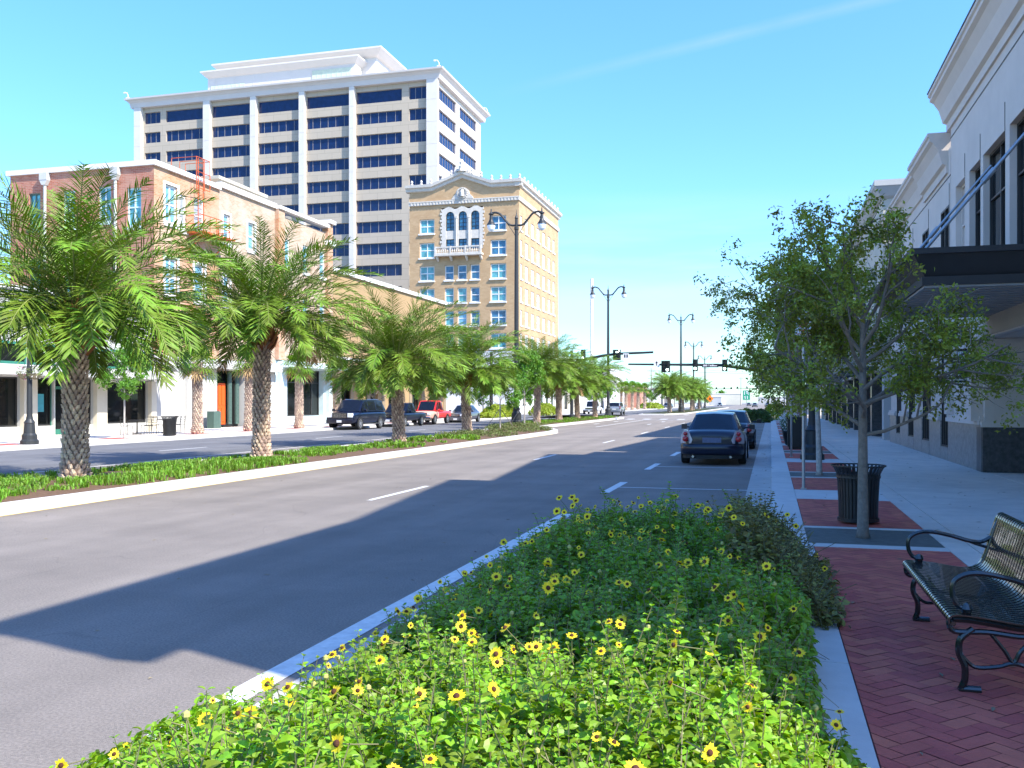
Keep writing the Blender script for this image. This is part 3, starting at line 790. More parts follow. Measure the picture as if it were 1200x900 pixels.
for k in range(11):
    z = 24.7+.52*k
    mb.box(-47.05 if k%2 else -46.9,-46.752,yF,yy0-.004,z,z+.34); mb.box(-40.448,-40.15 if k%2 else -40.3,yF,yy0-.004,z,z+.34)
for x in (-44.48,-42.55): 
    mb.tube([(x,yF-.08,24.3),(x,yF-.08,28.9)],.09,8); mb.box(x-.16,x+.16,yF-.2,yF-.002,28.8,29.1)
inv(mb.build('arch_surround', M['stone_trim'], Yb), Yb)
for (a,b) in ax_:
    for (p,q) in ((27.0,29.9),(24.2,25.75)):
        inv(window(Yb,'y',yy0,-1,(a,b,p,q),.22,2,5 if p>26 else 3,.09,M['iron_frame'],M['blue_glass'],name='arched_window' if p>26 else 'window'), Yb)
mb = MB(); mb.box(-47.6,-40.3,yy0-1.1,yy0-.11,23.2,23.5)
mb.box(-47.5,-40.4,yy0-1.05,yy0-.85,24.35,24.55); mb.box(-47.5,-40.4,yy0-1.0,yy0-.9,23.5,23.65)
for k in range(25): mb.lathe([(.05,0),(.1,.2),(.05,.45),(.07,.7)],(-47.3+k*.28,yy0-.95),6,23.65)
for x in (-47.45,-45.1,-42.8,-40.5): mb.box(x-.12,x+.12,yy0-1.08,yy0-.83,23.5,24.6)
for x in (-47.3,-45.2,-42.8,-40.6): mb.prism([(yy0-.11,22.5),(yy0-.11,23.2),(yy0-.9,23.2),(yy0-.7,22.9)],'x',x-.14,x+.14)
inv(mb.build('balcony', M['stone_trim'], Yb), Yb)
mb = MB()
hb = [(a,a+1.6,z0,z1) for a in (131.5,135,138.6,142.2,145.8,149.4,152.6) for z0,z1 in ((1.2,3.6),(5.2,7.9)) if a < 152]
wall(mb,'x',yx1+.12,1,yy0-.1,yy1+.1,0,9.2,hb,.1); mb.box(yx0,yx1+.12,yy0-.12,yy0-.004,0,9.2); mb.box(yx1+.1,yx1+.3,yy0-.1,yy1+.1,8.9,9.21)
inv(mb.build('stone_base', M['far_white'], Yb), Yb)
for h in hb: inv(window(Yb,'x',yx1+.12,1,h,.1,1,2,.1,M['green_shutter'],M['win_dark']), Yb)

# ------------------------------------------------------------------ red and orange brick building with fire escape
B = empty('brick_building', (-38,50,0), 0, 'old red and orange brick building with rusty fire escape and white coping', 'building')
sh = [(-43.9,-43.05,12.4,14.6),(-41.4,-40.5,12.4,14.6),(-38.85,-37.95,12.6,14.7),(-36.85,-35.85,12.2,14.5),(-43.9,-43.05,8.4,10.6),(-41.4,-40.5,8.4,10.6)]
mb = MB(); wall(mb,'y',47.11,-1,-45.3,-35,0,15.75,sh,.18)
inv(tag(mb.build('wall', M['red_brick'], B),'red brick side wall'), B)
fe = [(48.15,49.35,12.6,14.9),(49.65,50.3,12.4,14.6),(51.1,52.2,12.5,14.7),(48.15,49.35,8.2,10.5),(51.1,52.2,8.2,10.5),(54.3,55.1,12.4,14.3),(57.3,58.2,12.4,14.3),(54.3,55.1,8.2,10.2),(57.3,58.2,8.2,10.2)]
mb = MB(); wall(mb,'x',-35,1,47.13,53.85,4.6,15.75,[h for h in fe if h[0]<53],.16)
mb.quad((-45.3,47.13,15.7),(-35,47.13,15.7),(-35,61,15.7),(-45.3,61,15.7)); mb.quad((-45.3,47.13,0),(-45.3,61,0),(-45.3,61,15.7),(-45.3,47.13,15.7))
inv(tag(mb.build('wall', M['orange_brick'], B),'weathered orange brick street wall'), B)
mb = MB(); wall(mb,'x',-35.0,1,53.86,61,4.6,15.95,[h for h in fe if h[0]>53],.16)
inv(tag(mb.build('wall', M['pale_brick'], B),'pale worn brick street wall'), B)
for h in sh: inv(window(B,'y',47.11,-1,h,.18,2,2,.1,M['green_shutter'] if h[0]<-42 else M['shop_pale_blue'],M['teal_glass'],sill=.1), B)
for i,h in enumerate(fe): inv(window(B,'x',-35,1,h,.16,2 if i in (0,3) else 1,2,.13,M['white_trim'],M['grey_glass'] if i in (1,2) else M['pale_glass'],sill=.1), B)
for i,h in enumerate(fe):
    if i in (1,2): continue
    a,b,p,q = h; mb = MB()
    mb.box(-34.997,-34.93,a-.16,a-.004,p-.1,q+.16); mb.box(-34.997,-34.93,b+.004,b+.16,p-.1,q+.16); mb.box(-34.997,-34.935,a,b,q+.004,q+.16)
    inv(mb.build('window_trim', M['white_trim'], B), B)
mb = MB(); mb.box(-45.5,-34.8,46.95,47.4,15.75,16.05); mb.box(-35.25,-34.8,47.41,53.85,15.75,16.05); mb.box(-35.25,-34.8,53.86,61,15.95,16.3)
inv(mb.build('coping', M['coping'], B), B)
for x in (-42.6,-37.55):
    mb = MB(); mb.box(x-.28,x+.28,46.8,47.1,15.3,15.74); mb.prism([(x-.28,15.3),(x+.28,15.3),(x+.12,15.0),(x-.12,15.0)],'y',46.82,47.1); mb.tube([(x,46.98,15.1),(x,46.98,9)],.09,8)
    inv(mb.build('downspout', M['shop_white'], B), B)
# fire escape
mb = MB(); X0 = -34.95
mb.box(X0,X0+1.25,50.2,53.7,12.28,12.36)
for k in range(12): mb.box(X0,X0+1.25,50.22+.29*k,50.27+.29*k,12.361,12.40)
for z in (12.85,13.35): mb.tube([(X0,50.2,z),(X0+1.25,50.2,z),(X0+1.25,52.9,z),(X0+1.05,53.5,z),(X0,53.75,z)],.025,5)
for y in (50.2,50.9,51.6,52.3,53.0): mb.tube([(X0+1.24,y,12.3),(X0+1.24,y,13.36)],.02,5)
mb.tube([(X0,53.7,12.3),(X0,53.7,13.4)],.025,5)
for y in (50.5,53.2): mb.tube([(X0,y,11.3),(X0+1.2,y,12.28)],.04,5)
for y in (50.95,51.5): mb.tube([(X0+.35,y,12.3),(X0+.35,y,17.1)],.03,5)
for k in range(16): mb.tube([(X0+.35,50.95,12.5+.29*k),(X0+.35,51.5,12.5+.29*k)],.018,5)
for y in (51.15,52.0,52.6): mb.tube([(X0+.5,y-.6,14.8+(y-51)*.3),(X0+.5,y-.6,17.1),(X0-1.3,y-.6,17.1),(X0-1.3,y-.6,16.0)],.028,5)
for z in (15.2,16.2,17.1): mb.tube([(X0+.5,50.55,z),(X0+.5,52.0,z)],.025,5)
mb.box(X0,X0+.08,50.6,51.6,12.5,16) if False else None
inv(mb.build('fire_escape', M['rust'], B), B)
# ground floor of the brick building: door recess, shutters, shop front
mb = MB()
gh = [(53.6,56.9,.12,3.9),(57.5,60.2,.5,3.7)]
wall(mb,'x',-35.0,1,47.13,61,0,4.6,[(50.55,51.6,.12,3.2)]+gh,.5)
mb.box(-34.9,-34.3,47.3,60.9,3.95,4.35)
mb.box(-34.997,-34.75,50.6-.5,50.5,.12,4)
inv(mb.build('shop_front', M['shop_white'], B), B)
mb = MB(); mb.quad((-35.49,53.6,.12),(-35.49,56.9,.12),(-35.49,56.9,3.9),(-35.49,53.6,3.9)); mb.box(-35.48,-35.4,53.62,56.88,3.1,3.2)
inv(mb.build('transom', M['shop_glass'], B), B)
mb = MB(); mb.box(-35.47,-35.36,54.15,55.15,.3,3.05); 
for z0,z1 in ((.5,1.4),(1.6,2.9)): mb.box(-35.36,-35.33,54.3,54.6,z0,z1); mb.box(-35.36,-35.33,54.7,55.0,z0,z1)
dr = inv(mb.build('door', M['orange_door'], B), B)
mb = MB(); mb.lathe([(.04,0),(.05,.03),(.03,.07)],(0,0),8); hd = mb.build('handle', M['chrome'], dr); hd.location = (-35.3,54.28,1.2)
for y in (53.6,55.3,56.2):
    mb = MB(); mb.box(-35.3,-35.2,y,y+.4,.3,3.8)
    for k in range(12): mb.box(-35.2,-35.18,y+.05,y+.35,.5+.27*k,.7+.27*k)
    inv(mb.build('shutter', M['green_shutter'], B), B)
inv(window(B,'x',-35,1,(57.5,60.2,.5,3.7),.5,3,1,.08,M['green_shutter'],M['shop_glass']), B)
mb = MB(); mb.box(-34.6,-34.1,51.9,52.7,.12,1.2); 
inv(mb.build('utility_box', M['green_shutter'], B), B)

# ------------------------------------------------------------------ cream brick building with corner piers
B3 = empty('cream_building', (-38,65,0), 0, 'pale brick building with white coping, corner pier and pale blue shop columns', 'building')
mb = MB(); uh = [(62.3,63.2,11.9,14.0),(65.2,66.1,11.9,14.0),(68,68.9,11.9,14.0),(62.3,63.2,7.6,9.8),(65.2,66.1,7.6,9.8),(68,68.9,7.6,9.8)]
wall(mb,'x',-34.98,1,61.03,69.7,4.9,15.6,uh,.16); mb.quad((-50,61.03,0),(-34.98,61.03,0),(-34.98,61.03,15.6),(-50,61.03,15.6)); mb.quad((-50,69.7,0),(-34.98,69.7,0),(-34.98,69.7,15.6),(-50,69.7,15.6)); mb.quad((-50,61.03,15.6),(-34.98,61.03,15.6),(-34.98,69.7,15.6),(-50,69.7,15.6))
inv(mb.build('wall', M['pale_brick'], B3), B3)
for bb in ((-35.3,-34.7,61.04,61.95,4.9,15.95),(-35.3,-34.75,69.0,69.9,4.9,16.35)):
    mb = MB(); mb.box(*bb); inv(tag(mb.build('pier', M['orange_brick'], B3),'orange brick pier'), B3)
mb = MB(); mb.box(-35.4,-34.55,61.02,69.0,15.96,16.2); mb.box(-35.5,-34.5,69.01,70.0,16.36,16.65); mb.box(-36,-34.6,68.9,70.1,14.6,15.0); mb.box(-50,-35.41,60.9,61.3,15.61,16.2)
inv(mb.build('coping', M['coping'], B3), B3)
mb = MB(); mb.box(-41,-36.2,55.5,61.2,16.3,16.9); cornice_ring(mb,-41,-36.2,55.5,61.2,[(0,16.7),(.3,16.9),(.35,17.1)])
inv(mb.build('roof_box', M['shop_beige'], B3), B3)
for h in uh: inv(window(B3,'x',-34.98,1,h,.16,1,2,.12,M['white_trim'],M['pale_glass'],sill=.1), B3)
mb = MB(); wall(mb,'x',-34.98,1,61.03,69.7,0,4.9,[(62.4,68.7,.7,4.3)],.5)
mb.box(-34.975,-34.6,61.2,62.1,.12,4.8); mb.box(-34.975,-34.6,68.9,69.5,.12,4.8); mb.box(-35,-33.2,61.1,69.6,4.35,4.6)
inv(mb.build('shop_front', M['shop_pale_blue'], B3), B3)
inv(window(B3,'x',-34.98,1,(62.4,68.7,.7,4.3),.5,5,2,.1,M['win_frame_dark'],M['shop_glass'],hs=[3.3]), B3)
mb = MB(); mb.box(-35.44,-35.4,65.2,65.9,1.4,2.9)
inv(mb.build('poster', M['poster'], B3), B3)

# ------------------------------------------------------------------ one-storey shop with canopy
S = empty('corner_shop', (-38,35,0), 0, 'white one storey shop with dark glass bays, beige piers and a flat canopy', 'shop')
cols = [(17.3,18.1),(22.2,23),(27.1,27.9),(32.1,32.9),(37.0,37.85),(42.05,42.85),(46.6,47.08)]
mb = MB(); bays_ = []
for i in range(len(cols)-1): bays_.append((cols[i][1], cols[i+1][0], .6, 3.0))
door = (39.3,40.7,.13,3.0)
bays_[4] = (cols[4][1], 39.2,.6,3.0); extra = (40.8,42.05,.6,3.0)
wall(mb,'x',-35,1,10,47.09,0,7.2,bays_+[extra,door],.25)
mb.quad((-60,10,0),(-35,10,0),(-35,10,7.2),(-60,10,7.2)); mb.quad((-60,10,6.9),(-35,10,6.9),(-35,47.09,6.9),(-60,47.09,6.9))
mb.quad((-60,47.09,0),(-45.4,47.09,0),(-45.4,47.09,7.2),(-60,47.09,7.2))
inv(mb.build('wall', M['shop_white'], S), S)
mb = MB(); mb.box(-35.4,-34.8,9.9,47.08,7.203,7.4); inv(mb.build('coping', M['coping'], S), S)
for a,b in cols:
    mb = MB(); mb.box(-34.997,-34.75,a,b,.6,3.0); mb.box(-34.997,-34.7,a-.03,b+.03,.125,.6)
    for k in range(5): mb.box(-34.75,-34.745,a,b,.6+.5*k,.615+.5*k)
    inv(mb.build('pier', M['shop_beige'], S), S)
for h in bays_+[extra]:
    inv(window(S,'x',-35,1,h,.25,2 if h[1]-h[0]>2 else 1,1,.07,M['win_frame_dark'],M['shop_glass'],name='shop_window'), S)
mb = MB(); mb.box(-35.23,-35.12,39.32,39.45,.14,2.95); mb.box(-35.23,-35.12,40.55,40.68,.14,2.95); mb.box(-35.23,-35.12,39.46,40.54,2.45,2.6); mb.box(-35.23,-35.12,39.46,40.54,.14,.4)
mb.box(-35.23,-35.14,39.15,39.29,.14,3)
d_ = inv(mb.build('door', M['green_frame'], S), S)
mb = MB(); mb.quad((-35.2,39.46,.4),(-35.2,40.54,.4),(-35.2,40.54,2.45),(-35.2,39.46,2.45)); mb.quad((-35.22,39.3,2.6),(-35.22,40.7,2.6),(-35.22,40.7,3),(-35.22,39.3,3)); mb.build('pane', M['shop_glass'], d_)
for i in range(len(cols)-1):
    a, b = cols[i][1]-.3, cols[i+1][0]+.3
    mb = MB(); mb.mi = 1; mb.box(-34.99,-34.95,a+.1,b-.1,3.75,4.6)
    mb.mi = 0
    mb.box(-34.994,-34.9,a,a+.12,3.6,4.7); mb.box(-34.994,-34.9,b-.12,b,3.6,4.7); mb.box(-34.994,-34.9,a+.13,b-.13,4.58,4.7); mb.box(-34.994,-34.9,a+.13,b-.13,3.6,3.75); mb.box(-34.994,-34.9,(a+b)/2-.1,(a+b)/2+.1,3.76,4.57)
    inv(mb.build('transom_window', [M['green_frame'], M['grey_glass'] if False else M['shop_glass']], S), S)
mb = MB(); mb.box(-34.99,-33.0,10.2,47.0,3.05,3.12); mb.box(-33.1,-32.95,10.2,47.0,3.05,3.52); mb.box(-34.95,-33.11,46.85,47.0,3.121,3.52); 
inv(mb.build('canopy', M['shop_white'], S), S)
for i in range(0, len(cols)):
    y = cols[i][0]+.4
    mb = MB(); mb.tube([(-34.95,y,5.1),(-33.1,y,3.5)],.05,6); inv(mb.build('canopy_strut', M['shop_white'], S), S)
mb = MB(); mb.box(-35.21,-35.2,38.3,38.75,1.3,2.2); inv(mb.build('poster', M['poster'], S), S)

# ------------------------------------------------------------------ tan building with dark awnings
B4 = empty('tan_building', (-40,85,0), 0, 'tan masonry building with dark canopies hung on thin rods', 'building')
mb = MB(); th = [(71.5,74.2,.5,3.4),(76.8,79.5,.13,3.4),(82,85,.5,3.4),(88,90.5,.13,3.4),(93,96,.5,3.4)]
wall(mb,'x',-34.97,1,70.1,98,0,12.6,th,.4)
mb.quad((-52,70.1,0),(-34.97,70.1,0),(-34.97,70.1,12.6),(-52,70.1,12.6)); mb.quad((-52,98,0),(-34.97,98,0),(-34.97,98,12.6),(-52,98,12.6)); mb.quad((-52,70.1,12.5),(-34.97,70.1,12.5),(-34.97,98,12.5),(-52,98,12.5))
inv(mb.build('wall', M['tan'], B4), B4)
mb = MB(); mb.box(-35.3,-34.75,70.11,98.1,12.6,12.95); mb.box(-34.967,-34.85,70.11,98,5.4,5.6); inv(mb.build('coping', M['coping'], B4), B4)
for k in range(9):
    mb = MB(); mb.box(-34.966,-34.9,70.2+3.4*k,70.9+3.4*k,.13,5.3); inv(mb.build('pilaster', M['tan_dark'], B4), B4)
for h in th: inv(window(B4,'x',-34.97,1,h,.4,3,1,.08,M['win_frame_dark'],M['shop_glass']), B4)
for (a,b) in ((71,75),(76.3,80.2),(81.5,85.5),(87.4,91.2),(92.5,96.6)):
    mb = MB(); mb.box(-34.9,-33.2,a,b,3.6,3.85); 
    for y in (a+.3,b-.3): mb.tube([(-34.93,y,5.9),(-33.3,y,3.85)],.035,5)
    inv(mb.build('awning', M['dark_metal'], B4), B4)
# row beyond the yellow block
def simple_block(name, label, cat, x0, x1, y0, y1, h, wallm, wins=(), capm=None, face='x', southw=()):
    t = empty(name, ((x0+x1)/2,(y0+y1)/2,0), 0, label, cat)
    mb = MB(); hs_ = list(wins)
    wall(mb,'x',x1,1,y0,y1,0,h,hs_,.2); wall(mb,'y',y0,-1,x0,x1,0,h,list(southw),.2)
    wall(mb,'x',x0,-1,y0,y1,0,h,[],.2); mb.quad((x0,y1,0),(x1,y1,0),(x1,y1,h),(x0,y1,h)); mb.quad((x0,y0,h-.3),(x1,y0,h-.3),(x1,y1,h-.3),(x0,y1,h-.3))
    inv(mb.build('wall', wallm, t), t)
    for hh in hs_: inv(window(t,'x',x1,1,hh,.2,2,1,.1,M['win_frame_dark'],M['shop_glass']), t)
    for hh in southw: inv(window(t,'y',y0,-1,hh,.2,2,1,.1,M['win_frame_dark'],M['shop_glass']), t)
    mb = MB(); cornice_ring(mb,x0,x1,y0,y1,[(.02,h-.3),(.2,h-.25),(.2,h+.15),(-.2,h+.15)]); inv(mb.build('parapet', capm or M['coping'], t), t)
    return t
simple_block('beige_shop','cream rendered block just past the yellow brick office','building',-52,-34.5,156.5,172,9.5,M['stucco_cream'],[(158,161,.5,3.4),(163,166,.5,3.4),(168,171,.5,3.4)])
simple_block('white_shop','low white shop beyond the junction beside the fan palms','building',-52,-33.5,173,196,6.5,M['far_white'],[(175,179,.5,3.2),(181,185,.5,3.2),(188,192,.5,3.2)])
t = simple_block('white_warehouse','large plain white building with a long blue louvre high on its wall','building',-75,-39.5,236,262,10.2,M['far_white'],[])
mb = MB(); mb.box(-50.5,-44.2,235.9,235.995,8.7,9.9)
for k in range(6): mb.box(-50.5,-44.2,235.86,235.899,8.8+.18*k,8.88+.18*k)
inv(mb.build('louvre', M['sign_black'], t), t); t.children[-1]
t = simple_block('red_brick_store','low red brick store far down the street','building',-60,-36.5,265,285,6.5,M['red_brick'],[(267,271,.5,3.2)],southw=[(-44,-40,3.5,5.6)])
t = simple_block('grey_store','long pale grey store front beside the far utility poles','building',-60,-33,290,330,6,M['far_white'],[(292,300,.5,3.4),(304,312,.5,3.4),(316,324,.5,3.4)])
simple_block('far_block','small grey block low on the horizon','building',-30,-24,480,500,4.5,M['far_grey'])
simple_block('far_shed','pale low shed far away at the end of the street','building',-8,20,640,670,5,M['far_grey'])
simple_block('far_tower_block','distant pale low building behind the far signals','building',-40,-18,600,620,7,M['stucco_cream'])
# ------------------------------------------------------------------ right hand buildings
G = empty('stucco_building', (10,15,0), 0, 'nearest taupe stucco building with deep upper windows and heavy cornice', 'building')
gx, gy0, gy1 = 4.9, 2.2, 28.6
up = []      # upper windows: (y0,y1,z0,z1)
upw = [(4.0,6.4),(6.7,9.1),(9.4,11.8),(12.1,14.2),(14.5,16.6),(16.9,19.2),(19.55,21.9),(22.28,24.45),(24.75,26.06),(26.6,27.88)]
for a,b in upw: up.append((a,b,4.72,7.7))
portal = (12.0,24.3,0,3.32)
mb = MB(); wall(mb,'x',gx,-1,gy0,gy1,0,9.95,up+[portal],.22)
mb.quad((gx,gy0,0),(26,gy0,0),(26,gy0,9.95),(gx,gy0,9.95)); mb.quad((gx,gy1,0),(26,gy1,0),(26,gy1,9.95),(gx,gy1,9.95)); mb.quad((26,gy0,0),(26,gy1,0),(26,gy1,9.95),(26,gy0,9.95)); mb.quad((gx,gy0,9.9),(26,gy0,9.9),(26,gy1,9.9),(gx,gy1,9.9))
inv(mb.build('wall', M['stucco'], G), G)
mb = MB()   # recessed entrance: side walls, back wall, ceiling
mb.quad((gx+.2,24.297,1.22),(9.2,24.297,1.22),(9.2,24.297,3.3),(gx+.2,24.297,3.3)); mb.quad((9.2,12,0),(9.2,24.3,0),(9.2,24.3,3.3),(9.2,12,3.3)); mb.quad((gx+.34,12,0),(9.2,12,0),(9.2,12,3.3),(gx+.34,12,3.3))
mb.quad((gx+.2,12,3.31),(9.2,12,3.31),(9.2,24.3,3.31),(gx+.2,24.3,3.31))
inv(tag(mb.build('entrance_recess', M['stucco2'], G),'shaded entrance recess'), G)
mb = MB(); mb.box(gx-.05,9.1,24.24,24.297,.125,1.2); mb.box(gx-.06,gx-.003,24.32,24.9,.125,1.2)
inv(tag(mb.build('plinth', M['granite_dark'], G),'dark polished granite plinth'), G)
mb = MB(); mb.box(gx-.09,9.1,24.2,24.298,1.2,1.33); inv(mb.build('plinth_cap', M['stucco'], G), G)
mb = MB(); mb.box(gx-.035,gx-.003,12,24.3,3.35,4.3); inv(tag(mb.build('beam', M['beam'], G),'tan beam over the entrance recess'), G)
for i,(a,b,p,q) in enumerate(up):
    inv(window(G,'x',gx,-1,(a,b,p,q),.22,2,1,.06,M['stucco'] if i==9 else M['win_frame_dark'],M['stucco2'] if i==9 else M['win_dark'],hs=[6.6]), G)
mb = MB()
for a,b in upw: mb.box(gx-.012,gx-.002,a,a+.025,7.7,8.3)
mb.box(gx-.012,gx-.002,gy0,gy1,9.22,9.25)
inv(mb.build('control_joint', M['joint'], G), G)
# heavy cornice: fascia, cove, soffit
def side_cornice(par, x, y0, y1, z, k=1, name='cornice', m='stucco'):
    pr = [(x-.002,z),(x-.06,z),(x-.06,z+.22*k),(x-.16,z+.26*k),(x-.18,z+.34*k),(x-.26,z+.62*k),(x-.40,z+.84*k),(x-.50,z+.90*k),(x-.50,z+1.0*k),(x-.55,z+1.03*k),(x-.55,z+1.12*k),(x+.3,z+1.12*k),(x+.3,z)]
    mb = MB(); mb.prism([(a_,b_) for a_,b_ in pr],'y',y0,y1); return inv(mb.build(name, M[m], par), par)
side_cornice(G, gx, gy0-.5, gy1+.35, 9.5, 1.0)
mb = MB(); mb.box(gx-.57,gx-.3,gy0-.5,gy1+.36,10.621,10.66); inv(mb.build('roof_edge', M['dark_metal'], G), G)
for pl_ in ([(7.64,7.0),(6.54,14.8),(10,14.8),(10,7.0)],[(7.54,14.85),(6.30,25.7),(10,25.7),(10,14.85)]):  # added blocks hidden behind the cornice, slanted to step the shadow on the road
    mb = MB(); mb.prism(pl_,'z',9.9,14.0); inv(tag(mb.build('roof_screen', M['stucco2'], G),'screen wall set back on the roof'), G)
# metal entrance canopy with hanger rods
K = empty('entrance_canopy', (4.9,14,4), 0, 'dark metal canopy hung by steel rods over the pavement', 'canopy')
kx0, ky0, ky1 = 2.33, 12.2, 17.3
ky0 = 17.3; ky1 = 24.2   # near end and far end along the street
mb = MB(); cz = 4.45
def inset(z_, o): return [(kx0+o,ky0+o,z_),(4.88,ky0+o,z_),(4.88,ky1-o,z_),(kx0+o,ky1-o,z_)]
lv = [inset(cz,0),inset(cz-.10,0),inset(cz-.1,.06),inset(cz-.47,.26),inset(cz-.47,.21),inset(cz-.62,.21)]
vs = [p for l in lv for p in l]; fs = []
for i in range(len(lv)-1):
    for k in range(4): fs.append((i*4+k,i*4+(k+1)%4,(i+1)*4+(k+1)%4,(i+1)*4+k))
fs.append((0,1,2,3)); fs.append((20,21,22,23)); mb.add(vs, fs)
inv(mb.build('fascia', M['canopy_metal'], K), K)
mb = MB(); mb.box(kx0+.25,4.87,ky0+.25,ky1-.2,cz-.66,cz-.623)
for k in range(17): mb.box(kx0+.3,4.86,ky0+.4+.38*k,ky0+.44+.38*k,cz-.675,cz-.661)
inv(mb.build('soffit', M['soffit'], K), K)
for y in (17.75, 23.4):
    mb = MB(); a = Vector((kx0+.28,y,cz+.02)); b = Vector((4.86,y-.0,cz+2.75)); mb.tube([a,b],.03,8); c1 = a.lerp(b,.42); c2 = a.lerp(b,.50); mb.tube([c1,c2],.05,8)
    mb.tube([a+Vector((0,.09,0)),c1+Vector((0,.07,0))],.016,6)
    inv(mb.build('hanger_rod', M['galv'], K), K)
# second taupe building
H2 = empty('stucco_wing', (10,36,0), 0, 'lower taupe stucco wing with tall dark slot windows over a granite plinth', 'building')
hx, hy0, hy1 = 4.9, 28.63, 42.1
low_ = [(28.75,29.95,.5,3.3),(32.0,33.5,.55,3.25),(35.35,36.7,.55,3.2),(38.9,40.1,.55,3.2)]
upr = [(28.8,30.1,4.9,7.42),(32.4,33.6,4.9,7.4),(35.8,37,4.9,7.4),(39.2,40.4,4.9,7.4)]
mb = MB(); wall(mb,'x',hx,-1,hy0,hy1,0,9.0,low_+upr,.06)
mb.quad((hx,hy1,0),(22,hy1,0),(22,hy1,9),(hx,hy1,9)); mb.quad((hx,hy0,8.9),(22,hy0,8.9),(22,hy1,8.9),(hx,hy1,8.9)); mb.quad((22,hy0,0),(22,hy1,0),(22,hy1,9),(22,hy0,9))
inv(mb.build('wall', M['stucco'], H2), H2)
segs = [(24.35,28.73),(29.97,31.98),(33.52,35.33),(36.72,38.88),(40.12,42.1)]
for a,b in segs:
    mb = MB(); mb.box(hx-.05,hx-.003,a,b,.125,1.25); inv(mb.build('plinth', M['granite'], H2), H2)
    mb = MB(); mb.box(hx-.12,hx-.003,a+.0,b,1.252,1.36); mb.box(hx-.09,hx-.003,a,b,1.361,1.45); inv(mb.build('plinth_cap', M['stucco'], H2), H2)
mb = MB()
for h in low_:
    mb.box(hx-.05,hx-.003,h[0]+.021,h[1]-.021,.125,h[2]-.004)
inv(mb.build('plinth', M['granite'], H2), H2)
for h in low_: inv(window(H2,'x',hx,-1,h,.06,4,1,.05,M['win_frame_dark'],M['win_dark']), H2)
for h in upr: inv(window(H2,'x',hx,-1,h,.06,2,1,.06,M['win_frame_dark'],M['win_dark'],hs=[6.2]), H2)
side_cornice(H2, hx, 28.98, 33.1, 8.35, 1.05); side_cornice(H2, hx+.1, 33.11, 42.2, 8.35, 1.0)
mb = MB()
for h in upr: mb.box(hx-.012,hx-.002,h[0],h[0]+.025,h[3],h[3]+.6)
mb.box(hx-.012,hx-.002,hy0,hy1,8.2,8.23)
inv(mb.build('control_joint', M['joint'], H2), H2)
mb = MB(); mb.prism([(6.7,28.7),(7.1,36.2),(7.3,41.9),(12,41.9),(12,28.7)],'z',8.9,13.0); inv(mb.build('roof_screen', M['stucco2'], H2), H2)  # unseen block added to carry the road shadow edge past the wing
for k,(a,b) in enumerate(((28.7,28.95),)):
    mb = MB(); mb.box(hx-.18,hx-.003,28.2,28.55,1.46,3.3); inv(mb.build('pilaster', M['stucco'], H2), H2)
mb = MB(); mb.box(hx-.26,hx-.003,24.5,24.95,1.34,3.3); inv(mb.build('pilaster', M['stucco'], G), G)
wl = tag(MB().build('x', M['stucco']), 'x', 'x'); bpy.data.objects.remove(wl)
mb = MB(); mb.mi = 1; mb.box(4.55,4.86,26.0,26.3,2.35,3.1); mb.mi = 0
for z in (2.3,2.42,2.54,3.11): mb.box(4.53,4.88,25.98,26.32,z,z+.05)
mb.box(4.86,4.898,26.05,26.25,2.4,3.0)
tag(mb.build('wall_lantern', [M['black_iron'], M['lamp_globe']]), 'white box lantern with black bars on the taupe wall by the recess', 'wall lamp')
# third building beyond the drive, with colonnade
H3 = empty('cream_corner_building', (10,60,0), 0, 'cream cornered building beyond the wing, with dark colonnade at street level', 'building')
mb = MB(); z1 = 10.9
wall(mb,'x',4.75,-1,43.6,95,3.2,z1,[(46+5*k,47.5+5*k,5,8.3) for k in range(9)],.25); mb.quad((4.75,43.6,3.2),(22,43.6,3.2),(22,43.6,z1),(4.75,43.6,z1)); mb.quad((4.75,43.6,3.2),(22,43.6,3.2),(22,95,3.2),(4.75,95,3.2)); mb.quad((4.75,43.6,z1-.1),(22,43.6,z1-.1),(22,95,z1-.1),(4.75,95,z1-.1)); mb.quad((4.75,95,0),(22,95,0),(22,95,z1),(4.75,95,z1))
mb.quad((7.5,43.6,0),(7.5,95,0),(7.5,95,3.2),(7.5,43.6,3.2)); mb.quad((7.5,43.6,0),(22,43.6,0),(22,43.6,3.2),(7.5,43.6,3.2))
inv(mb.build('wall', M['stucco_cream'], H3), H3)
mb = MB(); cornice_ring(mb,4.75,22,43.6,95,[(.02,z1-.2),(.15,z1-.1),(.35,z1+.25),(.4,z1+.3),(.4,z1+.55),(0,z1+.56)]); inv(mb.build('cornice', M['shop_white'], H3), H3)
for k in range(9): inv(window(H3,'x',4.75,-1,(46+5*k,47.5+5*k,5,8.3),.25,2,1,.07,M['win_frame_dark'],M['win_dark']), H3)
for k in range(10):
    mb = MB(); mb.box(4.78,5.3,43.65+5*k,44.3+5*k,.12,3.19); inv(mb.build('column', M['granite_dark'] if k else M['shop_white'], H3), H3)
for k in range(7):
    mb = MB(); mb.box(3.55,4.74,46+5.4*k,49.6+5.4*k,3.3,3.45); mb.tube([(4.74,46.5+5.4*k,5),(3.6,46.5+5.4*k,3.45)],.03,5); inv(mb.build('awning', M['dark_metal'], H3), H3)
simple_block('far_corner_block','cream block on the right past the side street','building',6,24,128,170,9,M['stucco_cream'])

